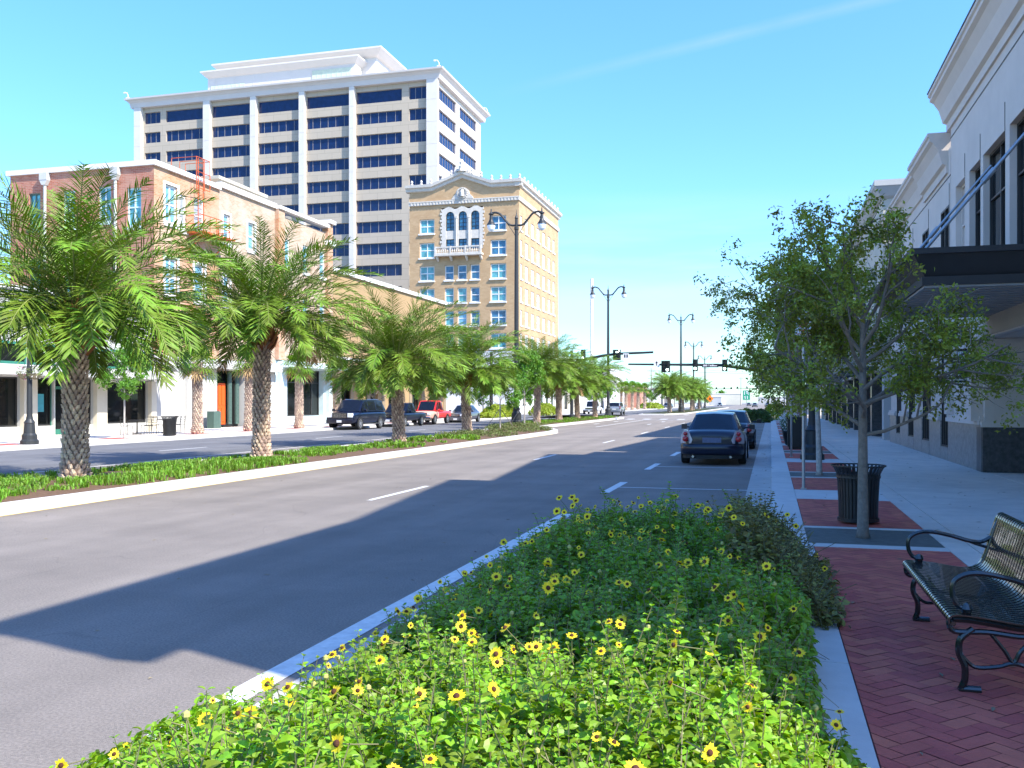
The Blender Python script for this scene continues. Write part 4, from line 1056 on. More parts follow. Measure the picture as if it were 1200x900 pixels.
# ------------------------------------------------------------------ palms
def date_crown(seed, L=3.0, nf=58, nl=38, H0=0):
    r = random.Random(seed); mb = MB(); mb.col = [0, []]; rc = MB(); dead = MB(); dead.col = [0, []]
    for k in range(nf):
        az = k*2.39996 + r.uniform(-.25,.25); t = k/(nf-1)
        el = R(74 - 84*t**.85 + r.uniform(-7,7))
        LL = L*(.78+.3*math.sin(PI*min(1,t*1.25+.1)))*r.uniform(.88,1.08)
        droop = (.52+.58*(1-abs(el)/1.6))*(1 if t < .7 else .7)*r.uniform(.8,1.25)
        p = Vector((.16*math.cos(az), .16*math.sin(az), H0+.25*(1-t))); hd = az + r.uniform(-.12,.12); e = el
        n = 14; pts = [p.copy()]; tw = r.uniform(-.5,.5)
        for i in range(n):
            s_ = i/n; e = el - droop*1.35*s_**1.5
            d = Vector((math.cos(hd)*math.cos(e), math.sin(hd)*math.cos(e), math.sin(e)))
            p = p + d*LL/n; pts.append(p.copy())
        rc.tube(pts, [.020*(1-i/(n+2))+.003 for i in range(n+1)], 4, False)
        tgt = dead if (t > .96 and r.random() < .3) else mb
        bright = r.uniform(0,1)
        for j in range(nl):
            s_ = .13 + .87*j/nl; fi = s_*n; i = min(n-1, int(fi)); q = pts[i].lerp(pts[i+1], fi-i)
            tn = (pts[i+1]-pts[i]).normalized(); sd = tn.cross(Vector((0,0,1)))
            sd = sd.normalized() if sd.length > .05 else Vector((-math.sin(hd),math.cos(hd),0))
            un = sd.cross(tn)
            ll = .60*(math.sin(PI*min(1,(s_*.93+.05)))**.55)*r.uniform(.8,1.1)*(L/3)
            for sg in (-1,1):
                fwd = .62+.35*s_+r.uniform(-.12,.12); v_ = r.uniform(-.15,.55)
                d = (sd*sg*math.cos(fwd) + tn*math.sin(fwd) + un*v_).normalized()
                d = (d + Vector((0,0,-.12))).normalized()
                wv = tn.cross(d).cross(d).normalized()*.5 + tn*.5; wv = wv.normalized()*.027*(L/3)*1.15
                m_ = q + d*ll*.45; tip = q + d*ll + Vector((0,0,-ll*.10))
                tgt.col[0] = min(1, max(0, .45*bright+.55*r.random()))
                tgt.add([tuple(q-wv*.6),tuple(q+wv*.6),tuple(m_+wv),tuple(m_-wv),tuple(tip)], [(0,1,2,3),(3,2,4)])
    return mb, rc, dead
def boot_trunk(mb, h, r0, r1, r, base=1.25):
    mb.col = [0, []]
    prof = []; n = 14
    mb.lathe([(r0*base*.92,0),(r0*1.0,.12),(r0*.93,.4)]+[(r0+(r1-r0)*k/8-.06, .4+(h-.4)*k/8) for k in range(1,9)],(0,0),16)
    rowh = .105; z = .02; row = 0; nb = 12
    while z < h:
        t = z/h; rr_ = (r0+(r1-r0)*t)*(1+(base-1)*math.exp(-z*5)) - .05
        for k in range(nb):
            a = 2*PI*(k+.5*(row%2))/nb + row*.045
            wd = PI*rr_/nb*.98*r.uniform(.9,1.04); hh = rowh*1.55*r.uniform(.9,1.1); ot = .085*r.uniform(.75,1.2)
            ca_, sa_ = math.cos(a), math.sin(a)
            def P(u, o, zz): return (ca_*(rr_+o)-sa_*u, sa_*(rr_+o)+ca_*u, zz)
            mb.col[0] = r.random()*.7+.3*(1-t)
            mb.add([P(-wd*.35,0,z),P(wd*.35,0,z),P(wd,ot*.55,z+hh*.55),P(wd*.5,ot,z+hh),P(-wd*.5,ot,z+hh),P(-wd,ot*.55,z+hh*.55),P(0,-.05,z+hh*1.0),P(0,ot*.9,z+hh*.5)],
                   [(0,1,7),(1,2,7),(2,3,7),(3,4,7),(4,5,7),(5,0,7),(3,6,4),(2,6,3),(4,6,5)])
        z += rowh; row += 1
# three date palm patterns
protos = []
for i, (h, r0, L, seed) in enumerate([(3.2,.245,3.5,21),(3.65,.24,3.4,22),(2.9,.235,3.5,23)]):
    t = empty('date_palm', (0,0,0), 0, 'x', 'palm tree', 'date palms along the median')
    rr = random.Random(seed)
    mb = MB(); boot_trunk(mb, h, r0, r0*.92, rr); mb.build('trunk', M['trunk'], t, smooth=False)
    mb = MB(); mb.col = [0,[]]
    for k in range(70):
        a = k*2.4; z = h-.5+.9*k/70; q = r0*(.85-.45*k/70)
        mb.col[0] = rr.random(); o = rr.uniform(.16,.3)
        mb.tube([(q*math.cos(a),q*math.sin(a),z),((q+o*.6)*math.cos(a),(q+o*.6)*math.sin(a),z+.16),((q+o)*math.cos(a),(q+o)*math.sin(a),z+.42)],[.055,.04,.02],4)
    mb.build('leaf_bases', M['trunk_top'], t)
    cr, rc, dd = date_crown(seed, L, 118, 50, h+.3)
    cr.build('crown', M['frond'], t); rc.build('frond_ribs', M['rachis'], t); 
    if dd.v: dd.build('dead_fronds', M['frond_dead'], t)
    protos.append(t)
pal_lab = ['nearest date palm, stout boot-patterned trunk, leftmost on the median','second date palm from the left on the median','third date palm from the left, in front of the black and red parked vehicles','fourth date palm on the median, in front of the parked grey sedan',
 'date palm just beyond the nearest tall twin lamp','second date palm beyond the nearest tall twin lamp','third date palm beyond the nearest tall twin lamp','last date palm on the near median, by the second tall lamp']
spec = [(0,1.0,.3),(1,1.0,1.9),(2,1.0,4.0),(2,1.0,.9),(1,1.02,2.7),(0,1.0,5.1),(2,.97,2.2),(1,.97,3.6)]
used = set()
for (x,y), lab, (k,s,rz) in zip(palms_med, pal_lab, spec):
    o_ = place(protos[k], k not in used, (x,y,.11), rz, lab, s=s); used.add(k); o_.rotation_euler = (R(2.2*math.sin(rz*5)), R(2.2*math.cos(rz*3)), rz)
far_p = [(-14.6,140,.95),(-15.4,149,1.0),(-14.2,158,1.0),(-15.6,168,1.02),(-14.4,178,1.0),(-15,190,1.05),(-15,206,1.0)]
labs = ['nearest left palm of the clump beyond the junction','palm of the far clump just behind the third tall lamp','third palm of the clump beyond the junction','fourth palm of the clump beyond the junction','fifth palm of the clump beyond the junction','sixth palm of the clump beyond the junction','last palm at the right edge of the clump beyond the junction']
for i,((x,y,s),lab) in enumerate(zip(far_p, labs)): place(protos[i%3], False, (x,y,.12), i*1.7, lab, 'date palms beyond the junction', s)
# fan palms
def fan_crown(seed, H0, nf=26):
    r = random.Random(seed); mb = MB(); mb.col = [0,[]]; dd = MB(); dd.col = [0,[]]; st = MB()
    for k in range(nf):
        az = k*2.39996; t = k/(nf-1); el = R(80-125*t+r.uniform(-8,8))
        d = Vector((math.cos(az)*math.cos(el), math.sin(az)*math.cos(el), math.sin(el)))
        p0 = Vector((0,0,H0)); pl = r.uniform(.55,.8); p1 = p0+d*pl; st.tube([p0,p1],[.02,.012],4,False)
        sd = d.cross(Vector((0,0,1))); sd = sd.normalized() if sd.length>.05 else Vector((1,0,0)); un = sd.cross(d)
        tg = dd if (k in (nf-1, nf-3)) else mb; nseg = 22; R0 = r.uniform(.62,.82); b = r.random()
        for j in range(nseg):
            a = R(-118+236*j/(nseg-1)); dr_ = (d*math.cos(a)+sd*math.sin(a)+un*.12*(-1)**j).normalized()
            q = p1; l_ = R0*(1-.22*abs(a)/2.0)*r.uniform(.9,1.08)
            m_ = q+dr_*l_*.6; tip = q+dr_*l_+Vector((0,0,-.24*l_))
            wv = dr_.cross(un).normalized()*.035
            tg.col[0] = .6*b+.4*r.random()
            tg.add([tuple(q),tuple(m_+wv),tuple(tip),tuple(m_-wv)],[(0,1,2,3)])
    return mb, st, dd
fp = []
for i,(h,seed) in enumerate([(3.6,31),(3.9,32)]):
    t = empty('fan_palm',(0,0,0),0,'x','palm tree','fan palms on the pavements'); rr = random.Random(seed)
    mb = MB(); boot_trunk(mb,h,.26,.22,rr,1.35); mb.build('trunk',M['trunk'],t)
    cr, st, dd = fan_crown(seed, h+.05, 30); cr.build('crown',M['fan'],t); st.build('leaf_stalks',M['rachis'],t); dd.build('dead_fronds',M['frond_dead'],t)
    fp.append(t)
fl = [(-28.9,42.5,0,1.0,'fan palm left of the orange door, between the two nearest date palms'),(-28.9,47.5,1,1.0,'fan palm right of the orange door with a tuft of dead fronds'),(-28.8,53.2,1,1.0,'fan palm before the pale blue shop columns'),(-28.7,58.4,0,1.0,'fan palm left behind the black sport utility vehicle'),
 (-28,186,0,1.25,'leftmost of the far fan palms by the white shop'),(-28,195,1,1.2,'second of the far fan palms by the white shop'),(-28,204,0,1.25,'third of the far fan palms by the white shop'),(-28,215,1,1.2,'rightmost of the far fan palms by the white shop'),(-29.5,190,1,1.15,'far fan palm nearest the white shop wall'),
 (1.1,41.5,1,1.1,'fan palm with brown skirt behind the pavement oaks on the right'),(1.1,52,0,1.12,'farther fan palm behind the oaks on the right pavement')]
u2 = set()
for x,y,k,s,lab in fl: place(fp[k], k not in u2, (x,y,.12), x*y, lab, s=s); u2.add(k)
# skirt of dead fronds on the right hand palm is carried by every fan palm pattern

# ------------------------------------------------------------------ broadleaf trees
def tree(name, seed, th, trunk_r, H, rad, nbr, leafn, ls, lm, bm, label, group, loc, rz=0, lean=(0,0), squash=.75, up=.3, tw=.34, extra=(), base_el=.5, stakes=False, cl=30, keep=None):
    r = random.Random(seed); t = empty(name, loc, rz, label, 'tree', group)
    tr = MB(); lf = MB(); lf.col = [0,[]]
    top = Vector((lean[0]*.3, lean[1]*.3, th))
    tr.tube([(0,0,-.02),(0,0,.08),(lean[0]*.12,lean[1]*.12,th*.5),tuple(top),(lean[0]*.6,lean[1]*.6,th+(H-th)*.5)],[trunk_r*1.35,trunk_r,trunk_r*.85,trunk_r*.75,trunk_r*.4],8)
    tips = []
    def branch(p, d, L, rad_, lvl):
        if lvl and keep is not None and not keep(p+d*L*.8): return
        pts = [p]; q = p; dd = d
        n = 4
        for i in range(n):
            dd = (dd + Vector((r.gauss(0,.13), r.gauss(0,.13), r.gauss(.05,.1)))).normalized(); q = q+dd*L/n; pts.append(q)
        tr.tube(pts,[rad_*(1-.16*i) for i in range(n+1)],5 if lvl else 6,False)
        if lvl >= 2: tips.extend(pts[1:]); return
        k = 4 if lvl == 0 else 4
        for i in range(k):
            s_ = .3+.7*(i+1)/k; ii = min(n-1,int(s_*n)); b = pts[ii].lerp(pts[ii+1], s_*n-ii) if ii < n else pts[-1]
            a = r.uniform(0,2*PI); side = dd.cross(Vector((math.cos(a),math.sin(a),.3))).normalized()
            nd = (dd*r.uniform(.5,.9)+side*r.uniform(.5,1.0)).normalized()
            branch(b, nd, L*r.uniform(.42,.62), rad_*.5, lvl+1)
    for k in range(nbr):
        a = k*2.4+r.uniform(-.3,.3); t_ = k/max(1,nbr-1); el = base_el + (1.25-base_el)*t_
        st = Vector((lean[0]*(.3+.3*t_), lean[1]*(.3+.3*t_), th*.93+(H-th)*.5*t_))
        d = Vector((math.cos(a)*math.cos(el), math.sin(a)*math.cos(el), math.sin(el)))
        Lb = (rad*(.62+.2*r.random()) if el < 1 else (H-st.z)*.62)*r.uniform(.85,1.1)
        branch(st, d, Lb, trunk_r*.42, 0)
    for (d, L) in extra: branch(Vector((0,0,th+.3)), Vector(d).normalized(), L, trunk_r*.4, 0)
    tr.build('trunk', bm, t, smooth=True)
    for _ in range(leafn//cl):
        while True:
            p = r.choice(tips)
            if keep is None or keep(p) or r.random() < .06: break
        p = p + Vector((r.gauss(0,tw*.35), r.gauss(0,tw*.35), r.gauss(0,tw*.3)))
        b = r.random()
        for _ in range(cl):
            d = Vector((r.gauss(0,1),r.gauss(0,1),r.gauss(0,1))).normalized()
            q = p + d*tw*.55*r.random()
            leaf(lf, q, d, ls*r.uniform(.6,1.2), r, up, .5); 
            for z in range(1,5): lf.col[1][-z] = .65*b+.35*lf.col[1][-z]
    lf.build('crown', lm, t)
    if stakes:
        for k in range(3):
            a = k*2.1+.5; mb = MB(); mb.tube([(1.0*math.cos(a),1.0*math.sin(a),0),(.05*math.cos(a),.05*math.sin(a),1.15)],.022,5); mb.build('stake', M['wood_pole'], t)
    return t
oak = tree('street_oak', 41, 1.45, .075, 4.75, 1.85, 15, 25000, .066, M['oak_leaf'], M['bark'], 'nearest young oak, slim grey trunk before the round black litter bin', 'young oaks on the right pavement', (1.10,12.25,.12), 0, squash=.8, tw=.30, extra=[((.95,.1,.36),2.1),((.9,-.4,.30),1.9),((-.9,.1,.55),1.3),((-.5,-.7,.35),1.6),((.7,.4,.22),1.7)], base_el=.25, keep=lambda p: (p.z < 4.75-1.15*max(0,p.x+.1)-1.0*max(0,-p.x-.9)) and not (p.x > .45 and p.z > 3.1))
oak.scale = (.94,.94,.94)
oak2 = tree('street_oak', 43, 1.9, .07, 5.0, 2.3, 12, 20000, .085, M['oak_leaf'], M['bark_pale'], 'second young oak, leaning pale trunk left of the black lamp base', 'young oaks on the right pavement', (1.08,22.5,.12), 1.0, lean=(-.35,0), tw=.36, extra=[((-1,.1,.62),2.7)], keep=lambda p: p.z > 2.35, base_el=.3)
c = copy_tree(oak2); c.scale = (1,1,1); c.location = (1.08,32.9,.12); c.rotation_euler = (0,0,2.5); c['label'] = 'third young oak along the right pavement, behind the second'
c = copy_tree(oak2); c.location = (1.15,66,.12); c.rotation_euler = (0,0,4.1); c['label'] = 'farthest young oak near the end of the right pavement'
# fresh green saplings
sap = tree('sapling', 51, 2.0, .05, 4.6, 1.35, 10, 5200, .14, M['maple_leaf'], M['bark_pale'], 'slim white-trunked sapling with fresh green leaves before the shop tables', 'light green street trees', (-28.6,36.4,.12), .2, tw=.36, base_el=.4)
gt = tree('green_tree', 53, 1.8, .08, 5.2, 2.1, 12, 9000, .19, M['maple_leaf'], M['bark'], 'rounded fresh green tree standing behind the black sport utility vehicle', 'light green street trees', (-29.1,65.5,.12), 0, tw=.5)
for x,y,s,lab,z in [(-29,77.5,1.0,'rounded fresh green tree above the parked red pickup',0),(-29,93,1.0,'fresh green tree behind the fourth date palm',1),(-29.2,116,1.1,'green tree in front of the yellow brick office base',2),(-28.5,150,1.05,'light green tree beside the white pickup across the junction',3),(-28.7,166,1.0,'second light green tree past the yellow brick office',4),(-29,232,.9,'small light tree before the far white warehouse',5)]:
    c = copy_tree(gt); c.location = (x,y,.12); c.rotation_euler = (0,0,z*1.3+1); c.scale = (s,s,s); c['label'] = lab
mt = tree('median_tree', 57, 1.35, .05, 4.0, 1.6, 10, 8000, .15, M['maple_leaf'], M['bark_pale'], 'staked bright green sapling on the median, left of the tall lamp', 'staked saplings on the median', (-15.9,54.5,.2), .3, tw=.42, stakes=True, base_el=.3)
c = copy_tree(mt); c.location = (-15.9,60.3,.2); c.rotation_euler = (0,0,2.4); c.scale = (1.15,1.15,1.3); c['label'] = 'staked bright green sapling on the median, right beside the tall lamp foot'
c = copy_tree(mt); c.location = (-15.5,222,.1); c.rotation_euler = (0,0,1.2); c.scale=(1.5,1.5,1.3); c['label'] = 'dark green tree under the orange diamond sign on the far median'; c['group'] = 'far median trees'

# hedges
def hedge(loc, sx, sy, h, lm, n, ls, label, name='hedge', rz=0):
    r = random.Random(int(abs(loc[0]*7+loc[1]*13))); mb = MB(); mb.col = [0,[]]
    for k in range(n):
        x = r.uniform(-sx/2,sx/2); y = r.uniform(-sy/2,sy/2); f = (1-abs(2*x/sx)**4)*(1-abs(2*y/sy)**4)
        z = h*(.25+.75*f)*(1-.5*r.random()**3)*(1+.25*noise.noise((x*1.4,y*1.4,loc[1])))
        leaf(mb, Vector((x,y,max(.03,z))), Vector((x/sx,y/sy,.6)), ls*r.uniform(.7,1.3), r, .5)
        if r.random() < .35: leaf(mb, Vector((x,y,max(.03,z*r.random()))), Vector((x/sx,y/sy,.2)), ls, r, .3)
    o = mb.build(name, lm); o.location = loc; o.rotation_euler=(0,0,rz); return tag(o, label, 'hedge')
hedge((-28.3,97,.12),1.6,11,1.25,M['hedge'],5200,.22,'long low yellow green hedge on the far pavement behind the saplings')
hedge((-28.5,118,.12),2.5,7,1.3,M['hedge'],2600,.26,'yellow green hedge bush beyond the side street on the left')
hedge((-29.5,238,.12),5.5,14,1.3,M['hedge'],2600,.42,'small yellow green hedge on the far corner under the utility poles')
hedge((-1.2,84.6,.0),2.6,3.2,1.05,M['hedge_green'],3600,.15,'clipped dark green shrub closing the parking bay')
hedge((-2.4,89.5,.0),1.8,3.2,1.1,M['hedge'],1500,.17,'yellow green shrub behind the left end of the clipped dark shrub')
hedge((.4,91,.0),2.2,5,1.55,M['hedge'],2600,.17,'tall yellow green shrub behind the right end of the clipped dark shrub')

# ------------------------------------------------------------------ the flowering bed in the foreground
bs = MB(); bs.box(-2.33,.09,-2,11.3,-.02,.15)
tag(bs.build('flower_bed_soil', M['soil']), 'brown soil strewn with dry stems in the kerbed flower bed', 'soil', None, 'structure')
bk = MB(); kerb_run(bk, -2.5, -2.331, -2, 10.6, .14)
bk.prism([(-2.5,10.61),(-2.331,10.61),(-1.8,11.32),(.09,11.32),(.09,11.48),(-1.9,11.48)],'z',-.02,.14)
tag(bk.build('bed_kerb', M['kerb']), 'narrow concrete kerb between the flower bed and the road', 'kerb', None, 'structure')
# flower, seed head and bud patterns
def flower_mesh(seed, petals=13, rad=.032, half=False):
    r = random.Random(seed); mb = MB()
    for k in range(petals):
        a = 2*PI*k/petals+r.uniform(-.08,.08); l_ = rad*r.uniform(.85,1.1); w_ = rad*.20; up = r.uniform(-.05,.25)
        ca_,sa_ = math.cos(a),math.sin(a)
        def P(u,v,z): return (ca_*u-sa_*v, sa_*u+ca_*v, z)
        mb.add([P(rad*.22,-w_*.6,0),P(rad*.22,w_*.6,0),P(l_*.7,w_,up*rad*.7),P(l_,0,up*rad),P(l_*.7,-w_,up*rad*.7)],[(0,1,2,3,4)])
    mb.mi = 1; mb.lathe([(rad*.34,-.002),(rad*.36,.004),(rad*.24,.010),(.001,.012)],(0,0),10)
    mb.mi = 2; mb.tube([(0,0,-.002),(.004,.002,-.06),(.012,.01,-.16)],.0022,4,False)
    me = mb.build('f', [M['petal'],M['petal_dark'],M['stem']]); m_ = me.data; bpy.data.objects.remove(me); return m_
flowers = [flower_mesh(1),flower_mesh(2,12,.029),flower_mesh(3,14,.034),flower_mesh(4,10,.026)]
def bud_mesh():
    mb = MB(); mb.lathe([(.003,-.008),(.009,0),(.008,.008),(.002,.013)],(0,0),8); mb.mi = 1; mb.tube([(0,0,-.006),(.004,.002,-.08),(.01,.012,-.2)],.002,4,False)
    o = mb.build('f',[M['bud'],M['stem']]); m_ = o.data; bpy.data.objects.remove(o); return m_
bud = bud_mesh()
def bed_leaf(mb, p, out, L, r, up=.5):
    nrm = (Vector((r.gauss(0,.42),r.gauss(0,.42),r.gauss(0,.3)+up))+out*.6).normalized()
    ax = nrm.cross(Vector((r.gauss(0,1),r.gauss(0,1),r.gauss(0,.4)))).normalized(); sd = nrm.cross(ax); w_ = L*.36; cup = nrm*L*.10
    mb.col[0] = r.random()
    V = [p, p+ax*L*.18+sd*w_*.85+cup, p+ax*L*.5+sd*w_+cup, p+ax*L*.8+sd*w_*.5+cup*.3, p+ax*L-nrm*L*.14, p+ax*L*.8-sd*w_*.5+cup*.3, p+ax*L*.5-sd*w_+cup, p+ax*L*.18-sd*w_*.85+cup, p+ax*L*.5]
    mb.add([tuple(v) for v in V], [(0,1,8),(1,2,8),(2,3,8),(3,4,8),(4,5,8),(5,6,8),(6,7,8),(7,0,8)])
def bed_h(x, y, H):
    e = min(1, max(0,(x+(2.78 if y < 3.4 else 2.5))/(1.15 if y < 5 else .8)))**1.2*min(1,max(0,(.40-x)/.5))
    if y > 9.3: e *= max(0, min(1,(10.9-y)/1.3))
    e = e**.45
    n_ = .20*noise.noise((x*1.1,y*1.1,1))+.15*noise.noise((x*2.7,y*2.7,5))+.09*noise.noise((x*6.5,y*6.5,2))
    return max(.1, (H+n_)*e)
def shoot_leaf(mb, p, out, L, r):
    ax = (out+Vector((0,0,r.uniform(-.35,.1)))).normalized(); sd = ax.cross(Vector((r.gauss(0,.25),r.gauss(0,.25),1))).normalized(); nr = sd.cross(ax); w_ = L*.37; cup = nr*L*.12
    p = p+ax*L*.12
    mb.col[0] = r.random()
    V = [p, p+ax*L*.22+sd*w_*.9+cup, p+ax*L*.5+sd*w_*.95+cup, p+ax*L*.8+sd*w_*.45, p+ax*L-nr*L*.2, p+ax*L*.8-sd*w_*.45, p+ax*L*.5-sd*w_*.95+cup, p+ax*L*.22-sd*w_*.9+cup, p+ax*L*.5]
    mb.add([tuple(v) for v in V], [(0,1,8),(1,2,8),(2,3,8),(3,4,8),(4,5,8),(5,6,8),(6,7,8),(7,0,8)])
def bush(name, label, x0, x1, y0, y1, H, lm, dens, ls, nfl, nbud, seed, stems=180, shoots=120):
    r = random.Random(seed); cx, cy = (x0+x1)/2, (y0+y1)/2
    t = empty(name, (cx,cy,.1), 0, label, 'flowering shrub')
    lf = MB(); lf.col = [0,[]]; st = MB()
    n = int((x1-x0)*(y1-y0)*dens)
    for _ in range(int((x1-x0)*(y1-y0)*shoots)):
        x,y = r.uniform(x0,x1), r.uniform(y0,y1); hh = bed_h(x,y,H)
        top = hh*r.uniform(.78,1.12)+.05*r.random()**2*3; L = r.uniform(.14,.26)
        lx,ly = r.gauss(0,.05), r.gauss(0,.05); a0 = r.uniform(0,PI)
        pts = [Vector((x-cx+lx*q/3, y-cy+ly*q/3, top-L+L*q/3)) for q in range(4)]
        st.tube(pts,[.0035,.003,.0025,.002],3,False)
        m = 7
        for q in range(m):
            f = q/(m-1); p = pts[0].lerp(pts[-1], f); a = a0+q*1.57
            for sg in (0,PI):
                out = Vector((math.cos(a+sg),math.sin(a+sg),.25+.5*f)); sz = ls*(1.25-.75*f)*r.uniform(.75,1.15)
                shoot_leaf(lf, p, out.normalized(), sz, r)
    for _ in range(int(n*.42)):
        x,y = r.uniform(x0,x1), r.uniform(y0,y1)
        hh = bed_h(x,y,H)
        z = hh*(.93-.62*r.random()**1.4)
        gx_ = bed_h(x+.1,y,H)-bed_h(x-.1,y,H); gy_ = bed_h(x,y+.1,H)-bed_h(x,y-.1,H)
        bed_leaf(lf, Vector((x-cx,y-cy,z)), Vector((-gx_*3,-gy_*3,.4)), ls*r.uniform(.55,1.25), r)
    # side skirts
    for _ in range(int(n*.16)):
        y = r.uniform(y0,y1)
        x = (x0-.02+r.uniform(-.1,.25)) if r.random() < .5 else (x1+r.uniform(-.3,.06))
        bed_leaf(lf, Vector((x-cx,y-cy,r.uniform(.05,max(.12,bed_h(x,y,H)*.9)))), Vector(((x-cx)*.6,0,.3)), ls*r.uniform(.6,1.2), r)
    for _ in range(stems):
        x,y = r.uniform(x0+.15,x1-.15), r.uniform(y0,y1); hh = bed_h(x,y,H)
        dx,dy = r.gauss(0,.13), r.gauss(0,.13)
        st.tube([(x-cx,y-cy,0),(x-cx+dx*.6,y-cy+dy*.6,hh*.55),(x-cx+dx*1.3,y-cy+dy*1.3,hh*r.uniform(.85,1.02))],[.006,.004,.0025],4,False)
    # shoots that stand above the leaves
    tips = []
    for _ in range(nbud+int(nfl*.12)):
        x,y = r.uniform(x0+.05,x1-.05), r.uniform(y0,y1); hh = bed_h(x,y,H)-.08; L = r.uniform(.09,.20); dx,dy = r.gauss(0,.06), r.gauss(0,.06)
        pts = [Vector((x-cx+dx*k/3,y-cy+dy*k/3,hh+L*k/3)) for k in range(4)]
        st.tube(pts,[.0035,.003,.0025,.002],4,False); tips.append(pts[-1])
        for k in range(1,4):
            for _ in range(2): bed_leaf(lf, pts[k]+Vector((0,0,-.02)), Vector((r.gauss(0,1),r.gauss(0,1),.3)).normalized(), ls*.5, r)
    lf.build('foliage', lm, t); st.build('stems', M['stem'], t)
    for k in range(nfl):
        if k < int(nfl*.12): p = tips.pop()+Vector((0,0,.01))
        else:
            x,y = r.uniform(x0,x1), r.uniform(y0,y1); p = Vector((x-cx,y-cy,bed_h(x,y,H)*1.06+r.uniform(.03,.12)))
        o = bpy.data.objects.new('flower', r.choice(flowers)); C.objects.link(o); o.parent = t; o.location = p
        # blooms turn towards the open south side and up
        nv = Vector((r.gauss(.05,.45), r.gauss(-.6,.4), r.uniform(.2,1.0))).normalized()
        o.rotation_euler = nv.to_track_quat('Z','Y').to_euler(); s_ = r.uniform(.7,1.2); o.scale = (s_,s_,s_)
    for p in tips:
        o = bpy.data.objects.new('bud', bud); C.objects.link(o); o.parent = t; o.location = p; s_ = r.uniform(.9,1.7); o.scale = (s_,s_,s_)
    return t
b0_ = bush('flowering_shrub','nearest sunlit bright green shrub of yellow black-centred daisies',-2.8,.35,1.35,4.35,.54,M['shrub_leaf'],4600,.052,90,34,61,340)
for o in list(bpy.data.objects):
    if o.parent == b0_ and o.name.startswith('flower'): o.scale = tuple(q*.86 for q in o.scale)
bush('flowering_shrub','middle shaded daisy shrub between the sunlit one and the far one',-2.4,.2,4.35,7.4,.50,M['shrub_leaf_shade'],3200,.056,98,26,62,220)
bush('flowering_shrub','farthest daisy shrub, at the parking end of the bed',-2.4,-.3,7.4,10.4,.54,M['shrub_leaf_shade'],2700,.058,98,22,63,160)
bush('flowering_shrub','brownish thinning shrub spilling over the kerb beside the red pavers',-.35,.5,7.2,10.1,.64,M['shrub_brown'],2300,.06,9,6,64,160)
# dry straw at the bare foot of the bed
mb = MB(); r9 = random.Random(77)
for _ in range(900):
    x,y = r9.uniform(-.35,.12), r9.uniform(3.6,7.4); a = r9.uniform(0,2*PI); l_ = r9.uniform(.1,.35); z = r9.uniform(.16,.28)
    mb.tube([(x,y,z),(x+l_*.5*math.cos(a),y+l_*.5*math.sin(a),z+r9.uniform(-.03,.12)),(x+l_*math.cos(a),y+l_*math.sin(a),z-.03)],.0022,3,False)
tag(mb.build('dry_straw', M['straw']), 'tangle of dry straw stems along the right edge of the flower bed', 'dry straw', None, 'stuff')

# fallen leaves and small debris
mb = MB(); mb.col = [0,[]]; rl = random.Random(91)
for _ in range(420):
    k = rl.random()
    if k < .45: x,y,z = rl.uniform(.5,4.7), rl.uniform(3,40), .131
    elif k < .75: x,y,z = rl.gauss(-.12,.12), rl.uniform(11.6,60), .009
    else: x,y,z = rl.uniform(-11,-3), rl.uniform(4,34), .005
    if .02 < x < .5 : z = .134
    a = rl.uniform(0,2*PI); L = rl.uniform(.02,.05); w_ = L*.3; ca_,sa_ = math.cos(a),math.sin(a); mb.col[0] = rl.random()
    mb.add([(x-ca_*L,y-sa_*L,z),(x+sa_*w_,y-ca_*w_,z+.004),(x+ca_*L,y+sa_*L,z+.003),(x-sa_*w_,y+ca_*w_,z+.008)],[(0,1,2,3)])
tag(mb.build('fallen_leaves', M['straw']), 'scattered small dry leaves on the pavement, gutter and road', 'leaf litter', None, 'stuff')

# ------------------------------------------------------------------ park bench
BX, BY = 1.00, 6.80
bn = empty('park_bench', (BX, BY, .127), 0, 'black slatted metal bench with scrolled arms standing on the red pavers', 'bench')
# profile across the bench (x, z): front lip, seat, curve, back, top roll
def bez(P, n=8):
    out = []
    for i in range(len(P)-1): pass
    return P
prof = [(.02,.385),(-.005,.40),(-.01,.425),(.02,.445),(.10,.445),(.22,.432),(.34,.415),(.43,.41),(.49,.425),(.53,.46),(.56,.52),(.59,.62),(.62,.72),(.645,.80),(.665,.83),(.69,.835),(.705,.815)]
LEN = 1.96; ns = 32
prof_k = prof
prof = []
for i in range(len(prof_k)-1):
    p0,p1,p2,p3 = (Vector(prof_k[max(0,i-1)]),Vector(prof_k[i]),Vector(prof_k[i+1]),Vector(prof_k[min(len(prof_k)-1,i+2)]))
    for k in range(4):
        t = k/4; q = .5*((2*p1)+(-p0+p2)*t+(2*p0-5*p1+4*p2-p3)*t*t+(-p0+3*p1-3*p2+p3)*t**3); prof.append((q[0],q[1]))
prof.append(prof_k[-1])
mb = MB()
for k in range(ns):
    y = -LEN/2 + LEN*(k+.5)/ns
    w_ = .0195; t_ = .004
    vs = []; fs = []
    for i,(x,z) in enumerate(prof):
        a = prof[max(0,i-1)]; b = prof[min(len(prof)-1,i+1)]; dx,dz = b[0]-a[0],b[1]-a[1]; L_ = math.hypot(dx,dz); nx,nz_ = -dz/L_*t_, dx/L_*t_
        vs += [(x+nx,y-w_,z+nz_),(x+nx,y+w_,z+nz_),(x-nx,y+w_,z-nz_),(x-nx,y-w_,z-nz_)]
    for i in range(len(prof)-1):
        for q in range(4): fs.append((i*4+q,i*4+(q+1)%4,(i+1)*4+(q+1)%4,(i+1)*4+q))
    mb.add(vs, fs)
seatp = mb.build('slats', M['bench'], bn)
mb = MB()
